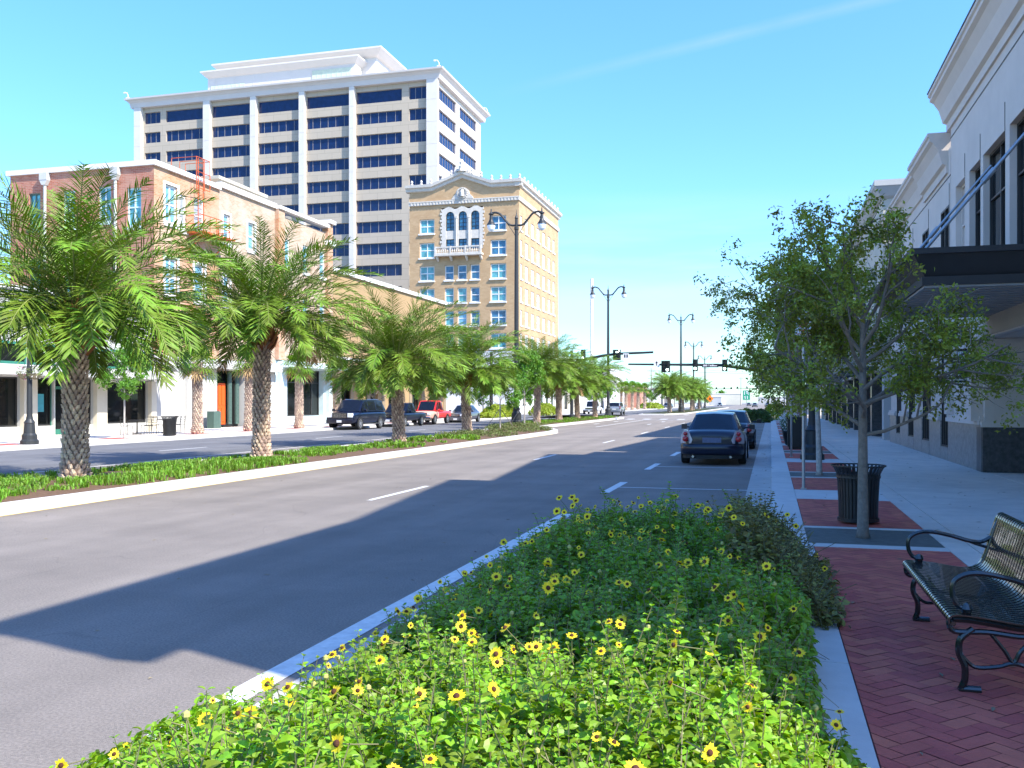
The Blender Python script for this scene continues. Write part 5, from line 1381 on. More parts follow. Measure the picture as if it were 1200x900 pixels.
for (x,z) in ((.012,.40),(.45,.395),(.69,.815)): mb.tube([(x,-LEN/2,z),(x,LEN/2,z)],.014,8)
mb.build('rail', M['bench'], bn)
def smooth_pts(P, n=6):
    out = []
    for i in range(len(P)-1):
        p0 = Vector(P[max(0,i-1)]); p1 = Vector(P[i]); p2 = Vector(P[i+1]); p3 = Vector(P[min(len(P)-1,i+2)])
        for k in range(n):
            t = k/n; out.append(.5*((2*p1)+(-p0+p2)*t+(2*p0-5*p1+4*p2-p3)*t*t+(-p0+3*p1-3*p2+p3)*t**3))
    out.append(Vector(P[-1])); return out
for y in (-LEN/2+.08, LEN/2-.08):
    mb = MB()
    # side plate under the seat
    sp = [(x,y,z-.03) for x,z in prof_k[3:12]]; mb.tube(smooth_pts(sp,4),.026,8)
    mb.tube(smooth_pts([(.0,y,.40),(.03,y,.34),(.20,y,.345),(.40,y,.33),(.50,y,.37),(.56,y,.50),(.62,y,.72),(.68,y,.83)],5),.017,8)
    mb.build('side_frame', M['bench'], bn)
    # front and rear legs with outward feet
    mb = MB(); mb.tube(smooth_pts([(.13,y,.36),(.065,y,.30),(.055,y,.22),(.085,y,.14),(.085,y,.06),(.07,y,.012),(.11,y,.010),(.17,y,.012)],6),[.02]*43,8) ; mb.box(.05,.17,y-.028,y+.028,0,.012)
    mb.build('leg', M['bench'], bn)
    mb = MB(); mb.tube(smooth_pts([(.50,y,.37),(.56,y,.30),(.555,y,.22),(.54,y,.14),(.56,y,.06),(.60,y,.012),(.64,y,.01)],6),[.019]*37,8); mb.box(.54,.66,y-.028,y+.028,0,.012)
    mb.build('leg', M['bench'], bn)
    mb = MB(); mb.tube(smooth_pts([(.07,y,.20),(.14,y,.14),(.26,y,.15),(.34,y,.175),(.44,y,.15),(.55,y,.10)],5),.013,6)
    mb.tube(smooth_pts([(.22,y,.34),(.29,y,.25),(.34,y,.18),(.38,y,.25),(.46,y,.33)],5),.013,6)
    mb.build('brace', M['bench'], bn)
    mb = MB(); A = smooth_pts([(.10,y,.475),(.05,y,.49),(.02,y,.55),(.03,y,.63),(.10,y,.675),(.20,y,.68),(.33,y,.655),(.44,y,.625),(.53,y,.62),(.60,y,.66)],6); mb.tube(A,.0155,8)
    mb.tube(smooth_pts([(.42,y,.63),(.50,y,.60),(.57,y,.58)],5),.012,6)
    mb.lathe([(.001,-.035),(.024,-.026),(.035,0),(.024,.026),(.001,.035)],(.095,y),10,.475,False)
    mb.build('armrest', M['bench'], bn)

# ------------------------------------------------------------------ litter bin, planters, posts
def litter_bin(loc, label, s=1):
    t = empty('litter_bin', loc, 0, label, 'litter bin', 'black slatted litter bins', s)
    mb = MB(); n = 34
    pr = [(.272,.03),(.275,.30),(.29,.60),(.305,.72),(.345,.80),(.375,.835)]
    for k in range(n):
        a = 2*PI*k/n; w_ = .018; ca_,sa_ = math.cos(a),math.sin(a); vs = []; fs = []
        for r_,z in pr:
            for (o,u) in ((0,-w_),(0,w_),(-.006,w_),(-.006,-w_)): vs.append((ca_*(r_+o)-sa_*u, sa_*(r_+o)+ca_*u, z))
        for i in range(len(pr)-1):
            for q in range(4): fs.append((i*4+q,i*4+(q+1)%4,(i+1)*4+(q+1)%4,(i+1)*4+q))
        mb.add(vs,fs)
    mb.build('slats', M['black_iron'], t)
    for (r_,z,h) in ((.277,.03,.05),(.296,.66,.03),(.372,.825,.02)):
        mb = MB(); mb.lathe([(r_,z),(r_+.012,z),(r_+.012,z+h),(r_,z+h)],(0,0),34,0,False); mb.build('hoop', M['black_iron'], t)
    mb = MB(); mb.lathe([(.24,.02),(.25,.72),(.24,.73),(.22,.60)],(0,0),24,0); mb.build('liner', M['black_iron'], t)
    return t
lb = litter_bin((1.17,13.7,.127), 'round black flared litter bin behind the nearest oak trunk', .95)
c = copy_tree(lb); c.location = (-28.5,39.6,.125); c['label'] = 'black litter bin on the far pavement by the shop tables'; c.scale = (1.1,1.1,1.15)
t = empty('news_box', (.88,34.7,.127), 0, 'tall square black box at the right kerb before the flower planters', 'news box')
mb = MB(); mb.box(-.3,.3,-.3,.3,.08,1.05); mb.build('body', M['black_iron'], t); mb = MB(); mb.box(-.33,.33,-.33,.33,1.052,1.14); mb.build('lid', M['black_iron'], t); mb = MB(); mb.box(-.25,.25,-.25,.25,0,.078); mb.build('base', M['black_iron'], t)
def planter(loc, label, s=1):
    t = empty('planter', loc, 0, label, 'planter', 'planters of white flowers', s)
    mb = MB(); mb.lathe([(.22,0),(.26,.05),(.34,.5),(.38,.55),(.33,.56)],(0,0),18); mb.build('pot', M['black_iron'], t)
    r = random.Random(8); mb = MB(); mb.col = [0,[]]; leafcloud(mb,(0,0,.8),(.42,.42,.36),500,.08,r); mb.build('foliage', M['hedge_green'], t)
    mb = MB(); mb.col = [0,[]]; leafcloud(mb,(0,0,.84),(.46,.46,.40),330,.075,r); mb.build('blossom', M['flower_white'], t)
    return t
pl = planter((.8,37.6,.127),'nearest black planter of white flowers behind the square black box')
for y,lab in ((40,'second black planter of white flowers along the right kerb'),(43,'third black planter of white flowers along the right kerb')):
    c = copy_tree(pl); c.location = (.8,y,.127); c['label'] = lab
# lamps
def lamp_head(mb, x, y, z, s=1):
    mb.mi = 0
    mb.lathe([(.02*s,.55*s),(.035*s,.42*s),(.05*s,.36*s),(.12*s,.33*s),(.12*s,.29*s),(.07*s,.26*s),(.085*s,.05*s),(.13*s,-.06*s),(.20*s,-.16*s),(.21*s,-.20*s)],(x,y),14,z)
    mb.mi = 1
    mb.lathe([(.185*s,-.20*s),(.19*s,-.27*s),(.15*s,-.40*s),(.08*s,-.48*s),(.001,-.50*s)],(x,y),14,z)
def twin_lamp(h=14.9):
    t = empty('twin_street_lamp',(0,0,0),0,'x','street lamp','tall black twin street lamps')
    mb = MB(); mb.lathe([(.42,0),(.42,.35),(.36,.42),(.34,.9),(.24,1.05),(.24,1.25),(.17,1.4)],(0,0),16); mb.build('base', M['lamp_post'], t)
    mb = MB(); mb.lathe([(.17,1.39),(.165,4),(.15,h*.5),(.155,h*.5+.02),(.12,h-1.1),(.16,h-1.05),(.16,h-.9),(.10,h-.85),(.10,h-.3),(.13,h-.25),(.03,h),(.01,h+.35)],(0,0),14); 
    mb.tube([(-.35,0,h*.42+.3),(0,0,h*.42),(.35,0,h*.42+.3)],.025,5)
    mb.build('post', M['lamp_post'], t)
    for sg in (-1,1):
        mb = MB(); mb.tube(smooth_pts([(0,0,h-.75),(sg*.45,0,h-.72),(sg*.85,0,h-.30),(sg*1.15,0,h+.05),(sg*1.5,0,h+.18),(sg*1.78,0,h+.12)],5),[.075]*26,8)
        mb.tube(smooth_pts([(0,0,h-1.7),(sg*.25,0,h-1.2),(sg*.75,0,h-.5)],4),.02,5)
        mb.build('arm', M['lamp_post'], t)
        mb = MB(); lamp_head(mb, sg*1.80, 0, h-.40, 1.55); mb.build('lamp_head', [M['lamp_post'],M['lamp_globe']], t)
    return t
tl = twin_lamp()
for i,(x,y,s,lab) in enumerate([(-17,62.3,.985,'nearest tall twin lamp, rising in front of the yellow brick office'),(-17,100.2,.94,'second tall twin lamp, at the nose of the near median beside the arrow signal'),(-14,152.7,1.05,'third tall twin lamp, standing at the palm clump beyond the junction'),(-16,204,.97,'fourth tall twin lamp, behind the palm clump'),(-17,254,.93,'farthest tall twin lamp, only its top over the signals')]):
    place(tl, i==0, (x,y,.13), R(8), lab, s=s)
def basket(par, x, y, z, s=1, seed=3, white=True):
    r = random.Random(seed); mb = MB(); mb.lathe([(.05,-.18),(.17,-.12),(.24,.02),(.25,.05)],(x,y),12,z); b = mb.build('basket', M['straw'], par)
    mb = MB(); mb.col=[0,[]]; leafcloud(mb,(x,y,z+.10),(.34*s,.34*s,.27*s),330,.06,r,up=.2); mb.build('foliage', M['groundcover'], b)
    mb = MB(); mb.col=[0,[]]; leafcloud(mb,(x,y,z+.10),(.40*s,.40*s,.33*s),46,.055,r,up=.1); mb.build('blossom', M['flower_white'], b)
    if not white:
        mb = MB(); mb.col=[0,[]]; leafcloud(mb,(x,y,z+.10),(.40*s,.40*s,.33*s),30,.06,r,up=.1); mb.build('blossom', M['flower_pink'], b)
def ped_lamp(loc, label, bas, h=4.6, hd=True, rz=0):
    t = empty('pavement_lamp', loc, rz, label, 'street lamp', 'short black pavement lamps')
    mb = MB(); mb.lathe([(.34,0),(.34,.14),(.28,.2),(.28,.36),(.22,.44),(.19,.82),(.21,.86),(.13,1.0),(.12,1.1)],(0,0),16); mb.build('base', M['lamp_post'], t)
    mb = MB(); mb.lathe([(.11,1.09),(.10,2.2),(.085,h-.3),(.12,h-.27),(.12,h-.15),(.06,h-.1),(.05,h)],(0,0),14); mb.build('post', M['lamp_post'], t)
    if hd:
        mb = MB(); mb.lathe([(.08,0),(.16,.05),(.17,.09)],(0,0),12,h); mb.mi=1; mb.lathe([(.13,.09),(.21,.3),(.19,.55),(.12,.66)],(0,0),14,h,False); mb.mi=0; mb.lathe([(.22,.6),(.14,.74),(.06,.84),(.02,1.0)],(0,0),12,h)
        mb.build('lamp_head',[M['lamp_post'],M['lamp_globe']],t)
    for k,(dx,z) in enumerate(bas):
        mb = MB(); mb.tube([(0,0,z+.75),(dx*.6,0,z+.85),(dx,0,z+.6)],.02,6); mb.tube([(dx,0,z+.6),(dx,0,z+.2)],.008,4); mb.build('bracket', M['lamp_post'], t)
        basket(t, dx, 0, z, .95, 3+k, k%2==0)
    return t
ped_lamp((-28.3,30.4,.12),'short black lamp with hanging flower basket before the far white shop',[(.0,2.9)][:0]+[(.25,2.75),(-.25,2.75)],4.9)
ped_lamp((1.17,28.4,.127),'black fluted lamp base on the pavers behind the second oak trunk',[(.5,3.0)],4.6)
ped_lamp((1.95,4.75,.127),'short black lamp just outside the right edge whose flower baskets show',[(-.50,2.95),(.5,2.95)],3.9,True,.25)
c = None
def sign_pole(loc, label, h, plate=None, pz=2.2, sz=(.3,.45), col='sign_white', cat='sign', r=.03, face=-1):
    t = empty('sign_post', loc, 0, label, cat)
    mb = MB(); mb.tube([(0,0,0),(0,0,h)],r,8); mb.box(-.05,.05,-.05,.05,0,.02); mb.build('post', M['galv'], t)
    if plate:
        mb = MB(); mb.box(-sz[0]/2,sz[0]/2,-r-.012,-r-.002,pz,pz+sz[1]); p = mb.build('plate', M[col], t)
        mb = MB(); plate(mb, -r-.014, pz, sz); 
        if mb.v: mb.build('marking', M['sign_red'] if col=='sign_white' else M['sign_white'], p)
    return t
def p_park(mb, y, z, sz):
    w_, h_ = sz
    mb.box(-w_/2+.02,w_/2-.02,y-.003,y,z+.02,z+.035); mb.box(-w_/2+.02,w_/2-.02,y-.003,y,z+h_-.035,z+h_-.02)
    mb.box(-w_*.3,w_*.3,y-.003,y,z+.08,z+.11); mb.box(-w_*.25,w_*.25,y-.003,y,z+.15,z+.18); mb.tube([(0,y-.001,z+.24),(0,y-.004,z+.24)],.08,16)
sign_pole((.61,18.7,.127),'nearest galvanised sign post rising into the oak crown',3.4,p_park,2.95)
sign_pole((.61,29.6,.127),'second galvanised sign post, behind the black lamp base',3.4,p_park,2.95)
sign_pole((.66,48.5,.127),'thin galvanised sign post beyond the planters',2.9,p_park,2.3)
def p_route(mb, y, z, sz):
    w_, h_ = sz
    mb.box(-w_*.32,-w_*.22,y-.004,y,z+h_*.55,z+h_*.9); mb.box(-w_*.05,w_*.30,y-.004,y,z+h_*.82,z+h_*.90); mb.box(-w_*.05,w_*.30,y-.004,y,z+h_*.68,z+h_*.75); mb.box(w_*.2,w_*.30,y-.004,y,z+h_*.55,z+h_*.9)
    mb.box(-w_*.32,-w_*.05,y-.004,y,z+h_*.3,z+h_*.38); mb.box(-w_*.22,-w_*.12,y-.004,y,z+h_*.12,z+h_*.42); mb.box(w_*.1,w_*.2,y-.004,y,z+h_*.12,z+h_*.42)
    mb.box(-w_*.47,w_*.47,y-.003,y-.001,z+h_*.02,z+h_*.035); mb.box(-w_*.47,w_*.47,y-.003,y-.001,z+h_*.965,z+h_*.98)
sign_pole((-3.2,132,.0),'green route sign with white lettering on a slim post beyond the junction',4.0,p_route,2.05,(.95,1.35),'sign_green','sign',.04)
t = empty('warning_sign',(-10.2,166,0),0,'orange diamond warning sign before the far median','sign')
mb = MB(); mb.tube([(0,0,0),(0,0,2.6)],.04,8); mb.build('post', M['galv'], t)
mb = MB(); mb.prism([(0,1.75),(.62,2.37),(0,2.99),(-.62,2.37)],'y',-.06,-.045); p = mb.build('plate', M['sign_orange'], t)
mb = MB(); mb.box(-.14,-.02,-.066,-.062,2.15,2.6); mb.box(.04,.16,-.066,-.062,2.1,2.5); mb.box(-.02,.04,-.066,-.062,2.3,2.42); mb.build('marking', M['sign_black'], p)

# ------------------------------------------------------------------ traffic signals
def signal_head(par, x, y, z, cols=1, on=2, arrow=False):
    mb = MB(); w_ = .18*cols; h_ = .50
    mb.box(x-w_-.07,x+w_+.07,y-.02,y+.02,z-h_-.07,z+h_+.07); mb.box(x-w_,x+w_,y-.24,y-.021,z-h_,z+h_)
    hd = mb.build('signal_head', M['signal'], par)
    for cx_ in ([x] if cols == 1 else [x-.18,x+.18]):
        for k in range(3):
            zz = z+.33-.33*k; mb = MB(); lit = (k == on and (cols == 1 or cx_ > x)); 
            vs = [(cx_+.135*math.cos(a),y-.25,zz+.135*math.sin(a)) for a in [2*PI*i/14 for i in range(14)]]; mb.add(vs,[tuple(range(14))]); mb.build('lens', M['signal_on'] if lit else M['signal_off'], hd)
            mb = MB(); n = 10
            for i in range(n):
                a0,a1 = PI*i/n, PI*(i+1)/n; mb.quad((cx_+.145*math.cos(a0),y-.241,zz+.145*math.sin(a0)),(cx_+.145*math.cos(a1),y-.241,zz+.145*math.sin(a1)),(cx_+.145*math.cos(a1),y-.48,zz+.145*math.sin(a1)),(cx_+.145*math.cos(a0),y-.48,zz+.145*math.sin(a0)))
            mb.build('visor', M['signal'], hd)
    return hd
TS = empty('traffic_signal',(1.7,92,.12),0,'traffic signal mast arm reaching left over the road from the right kerb','traffic signal','mast arm signals at the junction')
mb = MB(); mb.lathe([(.3,0),(.3,.25),(.2,.35),(.17,3),(.14,7.2),(.05,7.3)],(0,0),14); mb.build('pole', M['lamp_post'], TS)
mb = MB(); mb.tube([(0,0,3.9),(-1.6,0,4.35),(-3.2,0,4.75),(-6.2,0,5.22),(-9,0,5.30),(-12,0,5.35),(-15.3,0,5.42)],[.19,.18,.17,.15,.13,.11,.09],10); mb.build('arm', M['lamp_post'], TS)
signal_head(TS,-5.95,-.14,5.2); signal_head(TS,-8.75,-.14,5.25); 
signal_head(TS,-11.6,-.14,5.15,2)
mb = MB(); mb.box(-8.1,-6.55,-.22,-.19,5.02,5.38); sb_ = mb.build('street_name_sign', M['sign_black'], TS)
mb = MB()      # the lettering in the photograph is too small to read: strokes of its rhythm only
for k,(x_,w_,h_) in enumerate(((-7.98,.07,.17),(-7.88,.08,.17),(-7.77,.06,.17),(-7.68,.07,.17),(-7.47,.04,.20),(-7.34,.08,.14),(-7.23,.06,.14),(-7.14,.09,.17),(-7.02,.07,.14),(-6.92,.06,.10),(-6.83,.07,.10),(-6.74,.05,.10))):
    mb.box(x_,x_+w_,-.226,-.222,5.12,5.12+h_)
mb.build('lettering', M['sign_white'], sb_)
mb = MB(); mb.box(-12.75,-12.2,-.2,-.17,5.1,5.75); ps = mb.build('sign_plate', M['sign_white'], TS)
mb = MB(); mb.box(-12.52,-12.44,-.208,-.202,5.25,5.6); mb.prism([(-12.62,5.5),(-12.34,5.5),(-12.48,5.68)],'y',-.208,-.202); mb.build('marking', M['sign_black'], ps)
T2 = empty('traffic_signal',(-21,100,.12),0,'traffic signal arm with double headed arrow signal beside the second tall lamp','traffic signal','mast arm signals at the junction')
mb = MB(); mb.lathe([(.3,0),(.3,.25),(.2,.35),(.15,7.2),(.05,7.3)],(0,0),14); mb.build('pole', M['lamp_post'], T2)
mb = MB(); mb.tube([(0,0,5.9),(1.5,0,6.3),(3.4,0,6.7),(5,0,6.88),(8.9,0,7.0)],[.17,.16,.15,.14,.12],10); mb.build('arm', M['lamp_post'], T2)
hd = signal_head(T2,5.0,-.14,6.75,2,9)
mb = MB(); mb.tube(smooth_pts([(5.05,-.42,7.05),(5.2,-.42,7.05),(5.3,-.42,7.2),(5.2,-.42,7.3)],5),.03,6); mb.prism([(4.9,7.05),(5.06,6.95),(5.06,7.15)],'y',-.43,-.41); mb.build('lens', M['signal_on'], hd)
mb = MB(); mb.box(5.7,6.3,-.2,-.17,6.35,6.9); ps = mb.build('sign_plate', M['sign_white'], T2); mb = MB(); mb.box(5.8,5.95,-.208,-.202,6.45,6.8); mb.box(6.05,6.2,-.208,-.202,6.45,6.8); mb.build('marking', M['sign_black'], ps)
T3 = empty('traffic_signal',(-29,96,.12),0,'signal head just showing over the median palm crowns','traffic signal')
mb = MB(); mb.lathe([(.3,0),(.3,.25),(.2,.35),(.15,7),(.05,7.1)],(0,0),12); mb.build('pole', M['lamp_post'], T3)
mb = MB(); mb.tube([(0,0,5.6),(10.3,0,6.2)],[.13,.08],8); mb.build('arm', M['lamp_post'], T3); signal_head(T3,10.1,-.14,6.6)
# far signals
def far_signal(loc, arm, label, h=6.4):
    t = empty('traffic_signal', loc, 0, label, 'traffic signal', 'far signals down the street')
    mb = MB(); mb.lathe([(.25,0),(.16,.4),(.1,h)],(0,0),10); mb.build('pole', M['lamp_post'], t)
    mb = MB(); mb.tube([(0,0,h-.9),(arm*.3,0,h-.4),(arm,0,h-.3)],[.12,.1,.06],8); mb.build('arm', M['lamp_post'], t)
    for f in (.5,.75,.97): signal_head(t, arm*f, -.14, h-.4)
    return t
far_signal((2.6,300,0),-13,'middle far signal arm reaching from the right kerb')
far_signal((-22,310,0),10,'far signal arm with three dark heads left of the vanishing point')
far_signal((3,430,0),-14,'farthest signal arm near the horizon')
def upole(x,y,h,label,arms=False):
    t = empty('utility_pole',(x,y,0),0,label,'utility pole','utility poles down the street')
    mb = MB(); mb.lathe([(.22,0),(.17,h*.6),(.13,h)],(0,0),10); mb.build('pole', M['wood_pole'], t)
    mb = MB(); mb.box(-1.1,1.1,-.06,.06,h-.9,h-.75)
    for k in (-1,-.5,.5,1): mb.lathe([(.04,0),(.06,.12),(.03,.2)],(k,0),6,h-.75)
    mb.build('crossarm', M['wood_pole'], t); return t
for x,y,h,lab in [(-33,268,11.5,'left of the three utility poles past the white warehouse'),(-31,285,12,'middle utility pole past the white warehouse'),(-29.5,300,9.5,'right of the three utility poles, the shortest'),(-25,380,16,'tall thin pole standing over the far signals'),(-14,470,14,'thin pole at the end of the median')]: upole(x,y,h,lab)
mb = MB(); mb.lathe([(.35,0),(.3,26)],(-70,175),8) 
tag(mb.build('flag_pole', M['far_white']),'slim white mast rising right of the yellow brick office','mast')
t = bpy.data.objects['flag_pole']; t.location = (36.2,5,0)
def upo(x): pass
# overhead wires
def wire(a, b, sag, label):
    mb = MB(); a,b = Vector(a),Vector(b); mb.tube([a.lerp(b,k/16)+Vector((0,0,-sag*4*(k/16)*(1-k/16))) for k in range(17)],.03,4,False)
    tag(mb.build('overhead_wire', M['sign_black']), label, 'wire', 'wires over the far street')
wire((-33,268,11),(30,272,10),.8,'overhead wire crossing the street at the far poles'); wire((-25,380,14.6),(30,385,14),1,'thin overhead wire crossing above the far signals')

# ------------------------------------------------------------------ cafe tables before the corner shop
def cafe(loc, label):
    t = empty('cafe_table', loc, 0, label, 'table', 'small round tables before the white shop')
    mb = MB(); mb.lathe([(.40,.70),(.42,.71),(.42,.73),(.40,.74)],(0,0),18); mb.build('top', M['black_iron'], t)
    mb = MB(); mb.lathe([(.25,0),(.24,.03),(.04,.06),(.03,.69)],(0,0),12); mb.build('leg', M['black_iron'], t); return t
def chair(loc, rz, label):
    t = empty('cafe_chair', loc, rz, label, 'chair', 'thin metal chairs before the white shop')
    mb = MB(); mb.box(-.21,.21,-.21,.21,.44,.46); mb.build('seat', M['black_iron'], t)
    mb = MB(); 
    for x in (-.2,.2): mb.tube([(x,.2,.46),(x,.27,.9)],.012,5)
    for z in (.6,.72,.84,.9): mb.tube([(-.2,.2+(z-.46)*.16,z),(.2,.2+(z-.46)*.16,z)],.01,5)
    mb.build('backrest', M['black_iron'], t)
    for x in (-.19,.19):
        for y in (-.19,.19): mb = MB(); mb.tube([(x,y,.44),(x*1.15,y*1.15,0)],.012,5); mb.build('leg', M['black_iron'], t)
    return t
t1 = cafe((-31.6,41.2,.13),'left round table before the white shop windows'); c = copy_tree(t1); c.location = (-31.6,43.6,.13); c['label'] = 'right round table before the white shop windows'
ch = chair((-31.6,40.4,.13),PI,'chair left of the left round table')
for (x,y,rz,lab) in [(-31.6,42.0,0,'chair right of the left round table'),(-31.6,42.85,PI,'chair left of the right round table'),(-31.6,44.4,0,'chair right of the right round table'),(-30.8,41.2,-PI/2,'chair on the road side of the left round table'),(-30.8,43.6,-PI/2,'chair on the road side of the right round table')]:
    c = copy_tree(ch); c.location = (x,y,.13); c.rotation_euler = (0,0,rz); c['label'] = lab

# ------------------------------------------------------------------ vehicles (front towards +y)
def loft(rings, closed=True):
    vs = []; fs = []; n = len(rings[0])
    for r_ in rings: vs += r_
    for i in range(len(rings)-1):
        for k in range(n-1 if not closed else n):
            k2 = (k+1)%n; fs.append((i*n+k,i*n+k2,(i+1)*n+k2,(i+1)*n+k))
    fs.append(tuple(range(n))); fs.append(tuple((len(rings)-1)*n+k for k in range(n-1,-1,-1)))
    return vs, fs
def wheel(par, x, y, r, w_):
    sg = 1 if x > 0 else -1
    t = empty('wheel', (x,y,r)); t.parent = par
    mb = MB(Matrix.Rotation(R(90),4,'Y')); mb.lathe([(r*.62,-w_/2),(r*.94,-w_/2),(r,-w_/2+.03),(r,w_/2-.03),(r*.94,w_/2),(r*.62,w_/2)],(0,0),28,0); mb.build('tyre', M['tyre'], t, smooth=False)
    mb = MB(Matrix.Rotation(R(90),4,'Y')); o = sg*(w_/2)
    mb.lathe([(r*.64,o-sg*.02),(r*.64,o+sg*.004),(r*.56,o+sg*.004),(r*.54,o-sg*.03)],(0,0),24,0,False)
    for k in range(7):
        a = 2*PI*k/7; ca_,sa_ = math.cos(a),math.sin(a)
        def P(u,v,z): return (ca_*u-sa_*v, sa_*u+ca_*v, z)
        mb.add([P(.03,-.035,o+sg*.006),P(r*.57,-.022,o),P(r*.57,.022,o),P(.03,.035,o+sg*.006)],[(0,1,2,3)])
    mb.lathe([(.06,o+sg*.006),(.05,o+sg*.014)],(0,0),12,0)
    mb.build('rim', M['rim'], t); return t
def car(kind, paint, label, group, glassm=None, plate_rear='plate', front='head_clear', hood=None, L=4.75, Wd=1.80, H=1.46, cat='car', name='parked_car'):
    t = empty(name,(0,0,0),0,label,cat,group); hw = Wd/2; G_ = glassm or M['car_glass']
    # lower body stations: (y, z_bottom, z_top, half width)
    h2 = L/2
    if kind == 'sedan':
        belt = .93; st = [(-h2,.42,.84,.70),(-h2+.05,.34,.93,.80),(-h2+.25,.27,1.0,.90),(-h2+.7,.24,1.01,.96),(-h2+1.2,.22,.99,1),(-.6,.20,.96,1),(.4,.20,.94,1),(h2-1.5,.21,.92,1),(h2-1.0,.22,.86,.985),(h2-.45,.24,.77,.94),(h2-.12,.28,.68,.84),(h2,.36,.58,.72)]
        cab = [(-h2+.58,.99,1.00,.80,.72),(-h2+1.28,.97,H-.05,.85,.60),(-.75,.95,H-.01,.87,.62),(-.1,.94,H,.87,.63),(.38,.93,H-.035,.87,.62),(1.22,.91,.93,.84,.70)]
        wr = .335; ax_y = (-h2+.98, h2-.92)
    elif kind == 'suv':
        belt = 1.15; st = [(-h2,.5,1.08,.90),(-h2+.08,.38,1.18,.97),(-h2+.6,.34,1.2,1),(-.5,.33,1.19,1),(.8,.33,1.18,1),(h2-1.5,.34,1.17,1),(h2-.9,.35,1.14,.99),(h2-.25,.36,1.08,.97),(h2-.04,.42,.98,.94),(h2,.5,.9,.92)]
        cab = [(-h2+.05,1.17,1.2,.93,.86),(-h2+.45,1.17,H-.05,.93,.76),(-1.0,1.17,H,.94,.78),(.3,1.16,H,.94,.78),(.75,1.16,H-.03,.94,.77),(1.45,1.15,1.18,.9,.8)]
        wr = .40; ax_y = (-h2+1.15, h2-.98)
    elif kind == 'pickup':
        belt = 1.02; st = [(-h2,.55,1.0,.95),(-h2+.05,.48,1.02,.97),(-h2+.8,.42,1.02,1),(-.4,.40,1.02,1),(.8,.38,1.02,1),(h2-1.2,.38,1.02,1),(h2-.5,.38,1.0,.98),(h2-.06,.42,.94,.95),(h2,.5,.85,.92)]
        cab = [(-.62,1.01,1.03,.93,.85),(-.42,1.01,H-.06,.93,.77),(-.1,1.01,H,.93,.78),(.35,1.01,H,.93,.78),(.62,1.01,H-.04,.93,.77),(1.25,1.0,1.04,.9,.8)]
        wr = .37; ax_y = (-h2+1.1, h2-.9)
    rings = []
    for (y,zb,zt,f) in st:
        w_ = hw*f; h_ = zt-zb
        half = [(0,zb),(w_*.80,zb),(w_*.97,zb+h_*.10),(w_,zb+h_*.38),(w_*.995,zb+h_*.62),(w_*.965,zb+h_*.84),(w_*.88,zt-.015),(w_*.55,zt+.012),(0,zt+.02)]
        ring = [(x,y,z) for x,z in half]+[(-x,y,z) for x,z in half[-2:0:-1]]
        rings.append(ring)
    mb = MB(); mb.add(*loft(rings))
    if hood:
        n = len(rings[0]); cut = 6
        for fi,f in enumerate(mb.f):
            ys_ = [mb.v[i][1] for i in f]
            if min(ys_) > .75: mb.m[fi] = 1
    body = mb.build('body', [paint, hood or paint], t, smooth=True, recalc=True)
    sb2 = body.modifiers.new('s','SUBSURF'); sb2.levels = 2; sb2.render_levels = 2
    # cabin: split into glass and body coloured faces
    def ring(c_):
        y,zb,zt,fb,ft = c_; wb, wt = hw*fb, hw*ft
        def L_(s): return wb+(wt-wb)*s, zb+(zt-zb)*s
        a0=(wb,zb); a1=L_(.10); a2=L_(.88); a3=L_(1.0); a4=(wt*.90,zt+.02*min(1,(zt-zb)*3)); a5=(0,zt+.045*min(1,(zt-zb)*3))
        return [(x,y,z) for x,z in (a0,a1,a2,a3,a4,a5)]
    cabr = [ring(c_) for c_ in cab]
    def lerp(a,b,s): return tuple(a[i]+(b[i]-a[i])*s for i in range(3))
    shell = MB(); parts = {'windscreen':MB(),'rear_window':MB()}; sides = {1:[MB() for _ in range(3)],-1:[MB() for _ in range(3)]}
    nst = len(cab)
